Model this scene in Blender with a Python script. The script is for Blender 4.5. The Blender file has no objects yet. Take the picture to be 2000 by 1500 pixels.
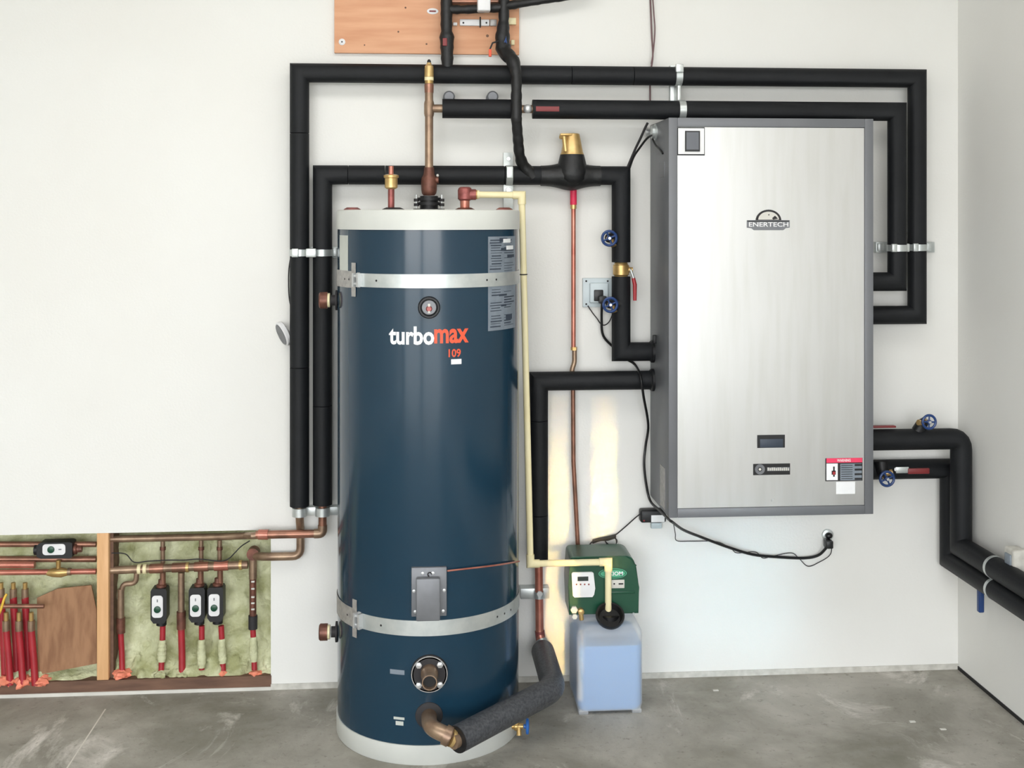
import bpy, bmesh, math, random
from mathutils import Vector, Matrix, noise
random.seed(7)
S = bpy.context.scene
COL = S.collection

# ------------------------------------------------------------------ camera
F = 2300.0; CX, HY = 1000.0, 425.0          # focal length in pixels, centre column, horizon row
DW = 4.33; CH = 1.714; TH = math.atan(175/F) # distance to the back wall, lens height, turn to the right
cd = bpy.data.cameras.new('camera'); cam = bpy.data.objects.new('camera', cd); COL.objects.link(cam)
cam.location = (0, -DW, CH); cam.rotation_euler = (math.pi/2, 0, -TH)
cd.sensor_width = 36; cd.lens = F/2000*36; cd.shift_y = -(750-HY)/2000; cd.clip_start = .05
S.camera = cam

# ------------------------------------------------------------------ light
S.view_settings.view_transform = 'Standard'; S.view_settings.look = 'None'
S.view_settings.gamma = 1; S.view_settings.use_curve_mapping = False
S.view_settings.exposure = 1.22
wd = bpy.data.worlds.new('sky'); S.world = wd; wd.use_nodes = True
nt = wd.node_tree; bg = nt.nodes['Background']
tc = nt.nodes.new('ShaderNodeTexCoord'); sep = nt.nodes.new('ShaderNodeSeparateXYZ')
rp = nt.nodes.new('ShaderNodeValToRGB')
nt.links.new(tc.outputs['Generated'], sep.inputs[0]); nt.links.new(sep.outputs['Z'], rp.inputs[0])
rp.color_ramp.elements[0].position = 0.0; rp.color_ramp.elements[0].color = (1, .985, .97, 1)
rp.color_ramp.elements[1].position = .6; rp.color_ramp.elements[1].color = (.72, .84, 1, 1)
nt.links.new(rp.outputs[0], bg.inputs[0]); bg.inputs[1].default_value = 3.6
def area(name, loc, target, sx, sy, power, col, spread=180, portal=False):
    l = bpy.data.lights.new(name, 'AREA'); l.shape = 'RECTANGLE'; l.size = sx; l.size_y = sy
    l.energy = power; l.color = col; l.spread = math.radians(spread)
    if portal: l.cycles.is_portal = True
    o = bpy.data.objects.new(name, l); COL.objects.link(o); o.location = loc
    o.rotation_euler = (Vector(target)-Vector(loc)).to_track_quat('-Z', 'Y').to_euler()
    return o
ROOM_Y = -7.4; XR = None
sun = bpy.data.lights.new('sun', 'SUN'); sun.energy = 3.2; sun.angle = .01; sun.color = (1, .95, .87)
so = bpy.data.objects.new('sun', sun); COL.objects.link(so); so.rotation_euler = (math.radians(28), 0, math.radians(25))
DOORS = [(-3.9, -1.15, 2.95), (-.85, 1.95, 3.0)]
area('top_fill_light', (.1, -1.9, 3.27), (.1, -1.9, 0), 3.0, .9, 16, (1, .98, .96))  # unseen fill light, added to brighten the upper and right walls
for a, b, h in DOORS:
    area('door_portal', ((a+b)/2, ROOM_Y, h/2), ((a+b)/2, 0, h/2), b-a, h, 1, (1, 1, 1), portal=True)

# ------------------------------------------------------------------ pixel -> place at distance d from the back wall
def W(px, py, d=0.0):
    u = (px-CX)/F; v = (HY-py)/F
    t = (DW-d)/(math.cos(TH)-u*math.sin(TH))
    return Vector((t*(math.sin(TH)+u*math.cos(TH)), -d, CH+t*v))
def onX(px, py, X):
    u = (px-CX)/F; k = (math.sin(TH)+u*math.cos(TH))/(math.cos(TH)-u*math.sin(TH))
    return W(px, py, DW-X/k)
def m_(px, d=0.0): return px*(DW-d)/F
XR = W(1871, 0).x

# ------------------------------------------------------------------ added area lamps imitating reflected sun and sky patches on the back wall
def glint(name, x0, x1, z0, z1, power, col, spread, off=(.16, -4.6, .30)):
    c = Vector(((x0+x1)/2, 0, (z0+z1)/2)); area(name, c+Vector(off), c, x1-x0, z1-z0, power, col, spread)
for a_, b_ in ((1066, 1110), (1155, 1203)):
    for zt_, p_ in ((1.05, .14), (.93, .22), (.80, .34)):
        glint('sun_patch_lamp', W(a_, 0).x, W(b_, 0).x, .03 if a_ < 1100 else .47, zt_, p_*.15, (1, .58, .18), .25)
glint('sky_patch_lamp', W(1285, 0).x, W(1560, 0).x, .02, .62, .13, (.50, .84, 1), 6)


# ------------------------------------------------------------------ materials
def lin(c): return tuple(((x/255)/12.92 if x/255 <= .04045 else ((x/255+.055)/1.055)**2.4) for x in c)
MATS = {}
def mat(name, rgb, rough=.5, metal=0, var=None, vscale=8, bump=0, bscale=60, coat=0, stretch=(1, 1, 1), spec=.5, rvar=0):
    m = bpy.data.materials.new(name); m.use_nodes = True; n = m.node_tree; b = n.nodes['Principled BSDF']
    c = lin(rgb)+(1,); b.inputs['Base Color'].default_value = c; b.inputs['Roughness'].default_value = rough
    b.inputs['Metallic'].default_value = metal; b.inputs['Coat Weight'].default_value = coat
    b.inputs['Coat Roughness'].default_value = .08; b.inputs['Specular IOR Level'].default_value = spec
    t = n.nodes.new('ShaderNodeTexCoord'); mp = n.nodes.new('ShaderNodeMapping'); mp.inputs['Scale'].default_value = stretch
    n.links.new(t.outputs['Object'], mp.inputs[0])
    nz = n.nodes.new('ShaderNodeTexNoise'); nz.inputs['Scale'].default_value = vscale; nz.inputs['Detail'].default_value = 5
    n.links.new(mp.outputs[0], nz.inputs[0])
    mx = n.nodes.new('ShaderNodeMix'); mx.data_type = 'RGBA'
    v = var or tuple(min(255, x*.93) for x in rgb)
    mx.inputs['A'].default_value = c; mx.inputs['B'].default_value = lin(v)+(1,)
    r = n.nodes.new('ShaderNodeMapRange'); r.inputs['From Min'].default_value = .35; r.inputs['From Max'].default_value = .68
    n.links.new(nz.outputs[0], r.inputs[0]); n.links.new(r.outputs[0], mx.inputs['Factor'])
    n.links.new(mx.outputs['Result'], b.inputs['Base Color'])
    if rvar:
        r2 = n.nodes.new('ShaderNodeMapRange'); r2.inputs['To Min'].default_value = rough; r2.inputs['To Max'].default_value = rough+rvar
        n.links.new(nz.outputs[0], r2.inputs[0]); n.links.new(r2.outputs[0], b.inputs['Roughness'])
    if bump:
        bz = n.nodes.new('ShaderNodeTexNoise'); bz.inputs['Scale'].default_value = bscale; bz.inputs['Detail'].default_value = 3
        n.links.new(mp.outputs[0], bz.inputs[0])
        bu = n.nodes.new('ShaderNodeBump'); bu.inputs['Strength'].default_value = 1; bu.inputs['Distance'].default_value = bump
        n.links.new(bz.outputs[0], bu.inputs['Height']); n.links.new(bu.outputs[0], b.inputs['Normal'])
    MATS[name] = m; return m
mat('wall_paint', (230, 230, 226), .6, var=(227, 226, 221), vscale=1.5, bump=.0006, bscale=120)
mat('ceiling_paint', (228, 226, 220), .8)
mat('foam_black', (22, 24, 27), .6, var=(17, 19, 22), vscale=12, bump=.0006, bscale=90, spec=.3)
mat('foam_rough', (78, 80, 84), .42, var=(48, 50, 55), vscale=120, bump=.0012, bscale=160)
mat('tape_black', (17, 18, 20), .5, var=(14, 15, 16), vscale=30, bump=.004, bscale=28)
mat('copper', (168, 118, 98), .32, .6, var=(118, 88, 72), vscale=14)
mat('copper_bright', (196, 132, 114), .3, .5, var=(168, 98, 82), vscale=14)
mat('copper_old', (132, 108, 90), .38, .6, var=(164, 140, 116), vscale=22)
mat('bronze', (128, 84, 70), .45, .5, var=(92, 60, 50), vscale=40)
mat('red_bronze', (160, 92, 88), .4, .45, var=(120, 64, 60), vscale=40)
mat('brass', (206, 176, 120), .32, .6, var=(176, 142, 84), vscale=20)
mat('cpvc', (236, 226, 184), .4, var=(230, 218, 172))
mat('navy', (25, 54, 72), .16, .0, var=(23, 51, 69), vscale=3, coat=.08, spec=.4)
mat('tank_grey', (206, 208, 202), .4, var=(200, 202, 197))
mat('galv', (208, 212, 210), .32, .65, var=(192, 198, 197), vscale=25, rvar=.1)
mat('galv_dull', (178, 176, 172), .5, .4, var=(150, 148, 146), vscale=60)
mat('steel_grey', (120, 122, 126), .45, .3, var=(112, 114, 118), vscale=20)
mat('cab_grey', (112, 114, 118), .45, .15, var=(106, 108, 112), vscale=4)
mat('dark', (19, 20, 23), .5)
mat('black', (14, 14, 16), .4)
mat('gasket', (40, 38, 40), .7)
mat('white_plastic', (235, 235, 236), .4)
mat('off_white', (214, 212, 204), .5)
mat('label_grey', (128, 138, 148), .45, var=(116, 126, 136), vscale=30)
mat('label_dark', (54, 64, 78), .5)
mat('label_pale', (196, 200, 192), .5)
mat('blue_wheel', (28, 62, 118), .35)
mat('blue_bright', (44, 108, 190), .35)
mat('red_plastic', (168, 44, 50), .4)
mat('red_dark', (128, 40, 42), .45)
mat('red_label', (214, 40, 78), .5)
mat('red_header', (236, 62, 100), .5)
mat('orange_red', (236, 92, 58), .5)
mat('pex', (166, 40, 50), .38, var=(146, 32, 40), vscale=10)
mat('green', (18, 72, 50), .35, var=(15, 66, 46), vscale=4)
mat('green_light', (84, 176, 138), .5)
mat('lcd', (44, 52, 50), .3)
mat('screen', (98, 101, 108), .25)
mat('wood_ply', (226, 172, 134), .55, var=(206, 146, 108), vscale=3, stretch=(1, 1, 9))
mat('wood_stud', (226, 180, 132), .6, var=(206, 158, 108), vscale=4, stretch=(9, 9, 1))
mat('wood_sill', (116, 86, 68), .7, var=(92, 66, 52), vscale=7, stretch=(1, 6, 6))
mat('cardboard', (158, 118, 86), .75, var=(132, 94, 66), vscale=9, stretch=(5, 5, 1))
mat('spray_foam', (214, 216, 180), .75, var=(156, 158, 112), vscale=11, bump=.02, bscale=24)
mat('foam_pink', (240, 150, 122), .7, var=(230, 128, 100), vscale=30)
mat('lavender_wire', (112, 84, 86), .5)
mat('yellow', (232, 190, 70), .5)
mat('outlet_blue', (196, 208, 212), .4)
mat('gypsum_edge', (206, 204, 196), .8, var=(180, 178, 170), vscale=30)
mat('drive', (170, 166, 158), .8, var=(150, 148, 142), vscale=2)
mat('label_white', (244, 246, 247), .45)
mat('screw_zinc', (206, 208, 208), .3, .5)
mat('drop_ring', (220, 216, 206), .5)

# concrete floor: blotches, darker stains, pale worn streaks, one saw-cut joint
def floor_mat():
    m = bpy.data.materials.new('concrete'); m.use_nodes = True; n = m.node_tree; b = n.nodes['Principled BSDF']
    t = n.nodes.new('ShaderNodeTexCoord')
    def nz(sc, det, rough=.6, off=0, st=(1, 1, 1), dist=0):
        mp = n.nodes.new('ShaderNodeMapping'); mp.inputs['Location'].default_value = (off, off*.7, 0); mp.inputs['Scale'].default_value = st
        n.links.new(t.outputs['Object'], mp.inputs[0])
        z = n.nodes.new('ShaderNodeTexNoise'); z.inputs['Scale'].default_value = sc; z.inputs['Detail'].default_value = det
        z.inputs['Roughness'].default_value = rough; z.inputs['Distortion'].default_value = dist
        n.links.new(mp.outputs[0], z.inputs[0]); return z
    def rng(s, a, b_):
        r = n.nodes.new('ShaderNodeMapRange'); r.inputs['From Min'].default_value = a; r.inputs['From Max'].default_value = b_
        n.links.new(s, r.inputs[0]); return r.outputs[0]
    def mix(f, A, B):
        x = n.nodes.new('ShaderNodeMix'); x.data_type = 'RGBA'; n.links.new(f, x.inputs['Factor'])
        for s, k in ((A, 'A'), (B, 'B')):
            if isinstance(s, tuple): x.inputs[k].default_value = lin(s)+(1,)
            else: n.links.new(s, x.inputs[k])
        return x.outputs['Result']
    c = mix(rng(nz(2.2, 8, .62, dist=.4).outputs[0], .35, .66), (138, 135, 125), (184, 180, 171))
    c = mix(rng(nz(1.3, 5, .6, 5.3).outputs[0], .5, .72), c, (112, 110, 97))
    c = mix(rng(nz(3.1, 9, .7, 9.1, (1, .6, 1), .8).outputs[0], .58, .74), c, (226, 221, 214))
    c = mix(rng(nz(38, 6, .7, 2).outputs[0], .57, .78), c, (112, 107, 97))
    n.links.new(c, b.inputs['Base Color'])
    b.inputs['Roughness'].default_value = .72
    b.inputs['Specular IOR Level'].default_value = .3
    bu = n.nodes.new('ShaderNodeBump'); bu.inputs['Distance'].default_value = .001
    n.links.new(nz(60, 5).outputs[0], bu.inputs['Height']); n.links.new(bu.outputs[0], b.inputs['Normal'])
    MATS['concrete'] = m
floor_mat()
# brushed, gently buckled stainless sheet with wiped smears
def steel_mat():
    m = bpy.data.materials.new('stainless'); m.use_nodes = True; n = m.node_tree; b = n.nodes['Principled BSDF']
    b.inputs['Metallic'].default_value = 1; b.inputs['Base Color'].default_value = (.60, .60, .60, 1)
    t = n.nodes.new('ShaderNodeTexCoord')
    def nz(sc, st, det=3, rot=0):
        mp = n.nodes.new('ShaderNodeMapping'); mp.inputs['Scale'].default_value = st; mp.inputs['Rotation'].default_value = (0, rot, 0)
        n.links.new(t.outputs['Object'], mp.inputs[0])
        z = n.nodes.new('ShaderNodeTexNoise'); z.inputs['Scale'].default_value = sc; z.inputs['Detail'].default_value = det
        n.links.new(mp.outputs[0], z.inputs[0]); return z
    sm = nz(3.0, (5, 1, .7), 2, .45); sm2 = nz(1.2, (1, 1, 1), 0)
    ad = n.nodes.new('ShaderNodeMath'); ad.operation = 'MULTIPLY'
    n.links.new(sm.outputs[0], ad.inputs[0]); n.links.new(sm2.outputs[0], ad.inputs[1])
    r = n.nodes.new('ShaderNodeMapRange'); r.inputs['From Min'].default_value = .1; r.inputs['From Max'].default_value = .45
    r.inputs['To Min'].default_value = .29; r.inputs['To Max'].default_value = .37
    n.links.new(ad.outputs[0], r.inputs[0]); n.links.new(r.outputs[0], b.inputs['Roughness'])
    st = nz(4.0, (9, 1, .8), 4, .5); mr = n.nodes.new('ShaderNodeMapRange'); mr.inputs['From Min'].default_value = .42; mr.inputs['From Max'].default_value = .75
    n.links.new(st.outputs[0], mr.inputs[0]); mx = n.nodes.new('ShaderNodeMix'); mx.data_type = 'RGBA'
    mx.inputs['A'].default_value = (.60, .60, .59, 1); mx.inputs['B'].default_value = (.565, .565, .545, 1)
    n.links.new(mr.outputs[0], mx.inputs['Factor']); n.links.new(mx.outputs['Result'], b.inputs['Base Color'])
    MATS['stainless'] = m
steel_mat()
def jug_mat():
    m = bpy.data.materials.new('jug_plastic'); m.use_nodes = True; n = m.node_tree; b = n.nodes['Principled BSDF']
    b.inputs['Base Color'].default_value = lin((246, 249, 252))+(1,); b.inputs['Roughness'].default_value = .35
    tr = n.nodes.new('ShaderNodeBsdfTransparent'); tl = n.nodes.new('ShaderNodeBsdfTranslucent'); tl.inputs[0].default_value = (.9, .95, 1, 1)
    m1 = n.nodes.new('ShaderNodeMixShader'); m2 = n.nodes.new('ShaderNodeMixShader'); m1.inputs[0].default_value = .25; m2.inputs[0].default_value = .60
    n.links.new(b.outputs[0], m1.inputs[1]); n.links.new(tl.outputs[0], m1.inputs[2])
    n.links.new(m1.outputs[0], m2.inputs[1]); n.links.new(tr.outputs[0], m2.inputs[2])
    n.links.new(m2.outputs[0], n.nodes['Material Output'].inputs[0]); MATS['jug_plastic'] = m
jug_mat()
mat('glycol', (96, 158, 214), .3, var=(92, 154, 212))

# ------------------------------------------------------------------ mesh builder
def frame(d):
    d = Vector(d).normalized(); a = Vector((0, 0, 1)) if abs(d.z) < .9 else Vector((0, 1, 0))
    u = d.cross(a).normalized(); return u, u.cross(d).normalized()*-1, d
def fillet(pts, rad, seg=6):
    pts = [Vector(p) for p in pts]; out = [pts[0]]
    for i in range(1, len(pts)-1):
        a, b, c = pts[i-1], pts[i], pts[i+1]; u = (a-b); v = (c-b); lu, lv = u.length, v.length
        r = min(rad, lu*.49, lv*.49); p0 = b+u/lu*r; p1 = b+v/lv*r
        for k in range(seg+1):
            t = k/seg; out.append(p0*(1-t)**2+b*2*t*(1-t)+p1*t*t)
    out.append(pts[-1]); return out
def spline(pts, seg=8):
    P = [Vector(p) for p in pts]; P = [P[0]*2-P[1]]+P+[P[-1]*2-P[-2]]; out = []
    for i in range(1, len(P)-2):
        for k in range(seg):
            t = k/seg; a, b, c, d = P[i-1:i+3]
            out.append(.5*((2*b)+(c-a)*t+(2*a-5*b+4*c-d)*t*t+(3*b-a-3*c+d)*t**3))
    out.append(P[-2]); return out
class MB:
    def __init__(s): s.bm = bmesh.new()
    def box(s, x0, x1, y0, y1, z0, z1, bev=0, seg=2):
        b = bmesh.new(); bmesh.ops.create_cube(b, size=1)
        for v in b.verts: v.co = Vector(((x0+x1)/2+v.co.x*(x1-x0), (y0+y1)/2+v.co.y*(y1-y0), (z0+z1)/2+v.co.z*(z1-z0)))
        if bev: bmesh.ops.bevel(b, geom=list(b.edges), offset=bev, segments=seg, profile=.5, affect='EDGES')
        s.merge(b); return s
    def merge(s, b):
        me = bpy.data.meshes.new('t'); b.to_mesh(me); b.free(); s.bm.from_mesh(me); bpy.data.meshes.remove(me)
    def rings(s, rings, cap=True, close=False):
        V = [[s.bm.verts.new(p) for p in r] for r in rings]; n = len(V[0])
        for i in range(len(V)-1+(1 if close else 0)):
            A, B = V[i], V[(i+1) % len(V)]
            for k in range(n): s.bm.faces.new((A[k], A[(k+1) % n], B[(k+1) % n], B[k]))
        if cap and not close:
            s.bm.faces.new(V[0][::-1]); s.bm.faces.new(V[-1])
        return s
    def tube(s, pts, r, n=20, cap=True, noisy=0):
        P = [Vector(p) for p in pts]; R = r if isinstance(r, (list, tuple)) else [r]*len(P)
        u, v, d = frame(P[1]-P[0]); rings = []
        for i, p in enumerate(P):
            d0 = (P[i]-P[i-1]).normalized() if i else (P[1]-P[0]).normalized()
            d1 = (P[i+1]-P[i]).normalized() if i < len(P)-1 else d0
            t = (d0+d1).normalized() if (d0+d1).length > 1e-6 else d0
            # carry the frame, then shear the ring onto the mitre plane
            u = (u-d0*u.dot(d0)).normalized(); v = d0.cross(u)
            ring = []
            for k in range(n):
                a = 2*math.pi*k/n; o = (u*math.cos(a)+v*math.sin(a))*R[i]
                if noisy: o *= 1+noisy*noise.noise((p+o)*22)
                o = o-d0*(o.dot(t)/max(.25, d0.dot(t)))
                ring.append(p+o)
            rings.append(ring)
            q = d0.rotation_difference(d1); u = q @ u
        return s.rings(rings, cap)
    def lathe(s, o, axis, prof, n=32, cap=True):
        o = Vector(o); u, v, d = frame(axis)
        return s.rings([[o+d*t+(u*math.cos(2*math.pi*k/n)+v*math.sin(2*math.pi*k/n))*max(r, 1e-5) for k in range(n)] for t, r in prof], cap)
    def cyl(s, a, b, r, r2=None, n=24):
        a = Vector(a); b = Vector(b); L = (b-a).length
        return s.lathe(a, b-a, [(0, r), (L, r if r2 is None else r2)], n)
    def nut(s, a, b, r): return s.cyl(a, b, r, n=6)
    def torus(s, c, axis, R, r, n=32, m=10):
        c = Vector(c); u, v, d = frame(axis); rr = []
        for i in range(n):
            a = 2*math.pi*i/n; e = u*math.cos(a)+v*math.sin(a)
            rr.append([c+e*(R+r*math.cos(2*math.pi*k/m))+d*r*math.sin(2*math.pi*k/m) for k in range(m)])
        return s.rings(rr, close=True)
    def ring(s, c, axis, Ri, Ro, w, n=32):
        c = Vector(c); u, v, d = frame(axis); rr = []
        for i in range(n):
            a = 2*math.pi*i/n; e = u*math.cos(a)+v*math.sin(a)
            rr.append([c+e*Ri-d*w/2, c+e*Ro-d*w/2, c+e*Ro+d*w/2, c+e*Ri+d*w/2])
        return s.rings(rr, close=True)
    def prism(s, pts, y0, y1):                     # outline in x,z pushed from y0 to y1
        s.rings([[Vector((x, y0, z)) for x, z in pts], [Vector((x, y1, z)) for x, z in pts]]); return s
    def sphere(s, c, r, sc=(1, 1, 1), n=20):
        b = bmesh.new(); bmesh.ops.create_uvsphere(b, u_segments=n, v_segments=n//2, radius=r)
        for v in b.verts: v.co = Vector((v.co.x*sc[0], v.co.y*sc[1], v.co.z*sc[2]))+Vector(c)
        s.merge(b); return s
    def text(s, txt, mapf, width=None, height=None, bold=0, thick=.0006, align='CENTER', shear=0, space=1):
        cu = bpy.data.curves.new('t', 'FONT'); cu.body = txt; cu.size = 1; cu.offset = bold; cu.resolution_u = 3
        cu.shear = shear; cu.space_character = space
        o = bpy.data.objects.new('t', cu); COL.objects.link(o); dg = bpy.context.evaluated_depsgraph_get()
        me = bpy.data.meshes.new_from_object(o.evaluated_get(dg)); bpy.data.objects.remove(o); bpy.data.curves.remove(cu)
        xs = [v.co.x for v in me.vertices]; ys = [v.co.y for v in me.vertices]
        x0, x1, y0, y1 = min(xs), max(xs), min(ys), max(ys)
        sx = width/(x1-x0) if width else None; sy = height/(y1-y0) if height else None
        sx = sx or sy; sy = sy or sx
        b = bmesh.new(); b.from_mesh(me); bpy.data.meshes.remove(me)
        ret = bmesh.ops.extrude_face_region(b, geom=list(b.faces))
        top = [g for g in ret['geom'] if isinstance(g, bmesh.types.BMVert)]; ts = set(top)
        for v in b.verts:
            v.co = mapf((v.co.x-(x0+x1)/2)*sx, (v.co.y-(y0+y1)/2)*sy, thick if v in ts else 0)
        s.merge(b); return s
    def build(s, name, material, parent=None, smooth=True, xf=None, ang=38):
        bm = s.bm
        if xf is not None: bmesh.ops.transform(bm, matrix=xf, verts=bm.verts)
        if parent is not None:
            w = WL[parent.name]
            for v in bm.verts: v.co -= w
        bmesh.ops.recalc_face_normals(bm, faces=bm.faces)
        for f in bm.faces: f.smooth = smooth
        if smooth:
            for e in bm.edges:
                if len(e.link_faces) != 2 or e.calc_face_angle(0) > math.radians(ang): e.smooth = False
        me = bpy.data.meshes.new(name); bm.to_mesh(me); bm.free()
        me.materials.append(MATS[material] if isinstance(material, str) else material)
        o = bpy.data.objects.new(name, me); COL.objects.link(o)
        if parent is not None: o.parent = parent; WL[o.name] = w.copy()
        else: WL[o.name] = Vector()
        return o
WL = {}
def tag(o, label, cat, group=None, kind=None):
    o['label'] = label; o['category'] = cat
    if group: o['group'] = group
    if kind: o['kind'] = kind
    return o
def thing(name, label, cat, loc=(0, 0, 0), group=None):
    o = bpy.data.objects.new(name, None); COL.objects.link(o); o.location = loc; o.empty_display_size = .05
    WL[o.name] = Vector(loc); return tag(o, label, cat, group)
def lab(o, text): o['label'] = text; return o
def struct(name, mb, m, label=None, **k):
    o = mb.build(name, m, **k); o['kind'] = 'structure'
    if label: o['label'] = label
    return o
def copy_tree(o, parent=None):
    c = o.copy(); COL.objects.link(c)
    if parent: c.parent = parent
    WL[c.name] = Vector()
    for ch in o.children: copy_tree(ch, c)
    return c
def origin_to(o, p):                                # shift a single-mesh thing's origin to p
    p = Vector(p); o.data.transform(Matrix.Translation(-p)); o.location = p; return o

# ------------------------------------------------------------------ setting
H = 3.3; XL = -4.3
hx0, hx1 = -3.2, W(529, 0).x                        # the hole cut in the drywall
hz0, hz1 = W(264, 1350).z, W(264, 1040).z
g = .004
struct('floor', MB().box(XL, XR, ROOM_Y, .3, -.1, 0), 'concrete', smooth=False)
w = MB()
w.box(hx1, XR, 0, .16, .02, H); w.box(XL, hx0, 0, .16, .0, H); w.box(hx0, hx1, 0, .013, hz1, H); w.box(hx0, hx1, .013, .16, hz1+.02, H)
w.box(hx0, hx1, .13, .16, 0, hz1+.05)
struct('wall_back', w, 'wall_paint', smooth=False)
struct('wall_right', MB().box(XR, XR+.15, ROOM_Y, .16, .012, H), 'wall_paint', smooth=False)
struct('wall_left', MB().box(XL-.15, XL, ROOM_Y, .16, 0, H), 'wall_paint', smooth=False)
struct('ceiling', MB().box(XL, XR, ROOM_Y, .16, H, H+.1), 'ceiling_paint', smooth=False)
w = MB(); xs = [XL]+[q for a, b, h in DOORS for q in (a, b)]+[XR]
for i in range(0, len(xs), 2): w.box(xs[i], xs[i+1], ROOM_Y-.15, ROOM_Y, 0, H)
for a, b, h in DOORS: w.box(a, b, ROOM_Y-.15, ROOM_Y, h, H)
struct('wall_front', w, 'wall_paint', smooth=False)
struct('trim_1', MB().box(-20, 20, -40, ROOM_Y, -.12, -.02), 'drive', 'pale driveway outside the garage doors', smooth=False)
# gypsum edge / gap strip along the foot of the back wall
struct('trim_2', MB().box(hx1, XR, -.004, .1, .0, .021, 0), 'gypsum_edge', 'rough drywall edge above the concrete', smooth=False)
struct('trim_3', MB().box(hx1, XR, .002, .02, .019, .026), 'dark', smooth=False)
struct('trim_4', MB().box(XR-.003, XR+.05, ROOM_Y, 0, 0, .013), 'dark', smooth=False)
struct('trim_5', MB().box(hx0, hx1, -.006, .03, 0, .012), 'off_white', smooth=False)
struct('trim_6', MB().box(hx0, hx1+.002, -.002, .128, .012, .052), 'wood_sill', 'brown sill plate under the open wall cavity', smooth=False)
# saw-cut joint in the slab
jp = [W(205, 1372), Vector((W(205, 1372).x-.09, -.9, 0))]
a, b = Vector((W(204, 1372).x, -.03, .0006)), None
def floor_at(px, py):
    Z = CH*F/(py-HY); u = (px-CX)/F
    return Vector((Z*(math.sin(TH)+u*math.cos(TH)), -DW+Z*(math.cos(TH)-u*math.sin(TH)), 0))
A, B = floor_at(206, 1385), floor_at(118, 1520)
dr = (B-A).normalized(); nn = Vector((-dr.y, dr.x, 0))*.0025
jm = MB(); q = [A-nn, A+nn, B+nn, B-nn]
jm.rings([[p+Vector((0, 0, -.002)) for p in q], [p+Vector((0, 0, .0006)) for p in q]])
struct('trim_7', jm, 'drop_ring', 'straight joint line in the concrete floor', smooth=False)

# wood stud between the two cavity bays
sx0, sx1 = W(189, 0).x, W(212, 0).x
tag(MB().box(sx0, sx1, .0, .128, .052, hz1, .002).build('wall_stud', 'wood_stud'), 'bare upright wood stud between the two open wall bays', 'stud')
tag(MB().box(sx1+.001, sx1+.012, .02, .128, .052, hz1-.002).build('wall_stud', 'wood_sill'), 'thin dark strip painted as the shaded right side of the bare stud', 'stud side')  # darker wood colour puts the shade on the stud's right face
# spray foam filling the bays
def foam(x0, x1, label):
    nx, nz_ = 70, 56; b = MB(); V = []
    for j in range(nz_+1):
        row = []
        for i in range(nx+1):
            x = x0+(x1-x0)*i/nx; z = .052+(hz1-.056)*j/nz_
            e = noise.fractal(Vector((x*9, 3, z*7)), .8, 2.1, 5)*.034
            low = max(0, 1-(z-.052)/.085)
            y = .095+e-.085*low+(.030*noise.noise(Vector((x*34, 7, z*34)))*min(1, low*2) if low > 0 else 0)
            row.append(b.bm.verts.new((x, max(.008, min(.127, y)), z)))
        V.append(row)
    for j in range(nz_):
        for i in range(nx): b.bm.faces.new((V[j][i], V[j][i+1], V[j+1][i+1], V[j+1][i]))
    rim = []
    for row in V:
        pass
    return tag(b.build('spray_foam_insulation', 'spray_foam', ang=180), label, 'insulation', kind='stuff')
foam(hx0, sx0, 'lumpy yellow-green spray foam filling the left wall bay behind the cardboard')
foam(sx1+.012, hx1, 'lumpy yellow-green spray foam filling the right wall bay behind the three pumps')

# ------------------------------------------------------------------ storage tank
TD, TR = .33, .305
TX = W(837, 0, TD).x; TY = -TD
def zf(py): return CH+(HY-py)/F*(DW-TD-TR)          # height of something on the tank's front
def tphi(px, R=TR):                                  # angle on the tank for a pixel column
    lo, hi = -1.5, 1.5
    for _ in range(40):
        mid = (lo+hi)/2; x = TX+R*math.sin(mid); d = TD+R*math.cos(mid)
        if x/(DW-d) < (math.sin(TH)+(px-CX)/F*math.cos(TH))/(math.cos(TH)-(px-CX)/F*math.sin(TH)): lo = mid
        else: hi = mid
    return lo
def zt_(px, py, R=TR): return CH+(HY-py)/F*(DW-TD-R*math.cos(tphi(px, R)))
def tp(phi, z, R=TR): return Vector((TX+R*math.sin(phi), TY-R*math.cos(phi), z))
tank = thing('storage_tank', 'tall navy blue cylindrical hot water tank with pale grey cap and base', 'water tank', (TX, TY, 0))
ZT = zf(409); ZC = zf(449); ZB = zf(1453)
MB().lathe((TX, TY, .01), (0, 0, 1), [(0, TR), (ZC-.005, TR)], 128).build('shell', 'navy', tank)
lab(MB().lathe((TX, TY, ZC), (0, 0, 1), [(0, TR+.004), (ZT-ZC-.006, TR+.004), (ZT-ZC-.002, TR+.001), (ZT-ZC, TR-.006)], 128).build('top_cap', 'tank_grey', tank), 'pale grey rim cap')
lab(MB().lathe((TX, TY, .0), (0, 0, 1), [(0, TR+.001), (.004, TR+.004), (ZB, TR+.004)], 128).build('base_ring', 'tank_grey', tank), 'pale grey base ring')
def onT(phi0, z0, R=TR+.0008):
    return lambda x, y, t: tp(phi0+x/TR, z0+y, R+t)
def cpatch(a0, a1, z0, z1, R, th, n=24, mb=None):
    mb = mb or MB(); rr = []
    for i in range(n+1):
        a = a0+(a1-a0)*i/n
        rr.append([tp(a, z0, R), tp(a, z1, R), tp(a, z1, R+th), tp(a, z0, R+th)])
    return mb.rings(rr)
pT = tphi(804); pM = tphi(882)
k = (tphi(848)-tphi(760))*TR; k2 = (tphi(915)-tphi(848))*TR
lab(MB().text('turbo', onT((tphi(760)+tphi(848))/2, zf(655)), k, .058, bold=.03).build('lettering', 'label_white', tank, smooth=False), 'white turbo lettering')
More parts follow.
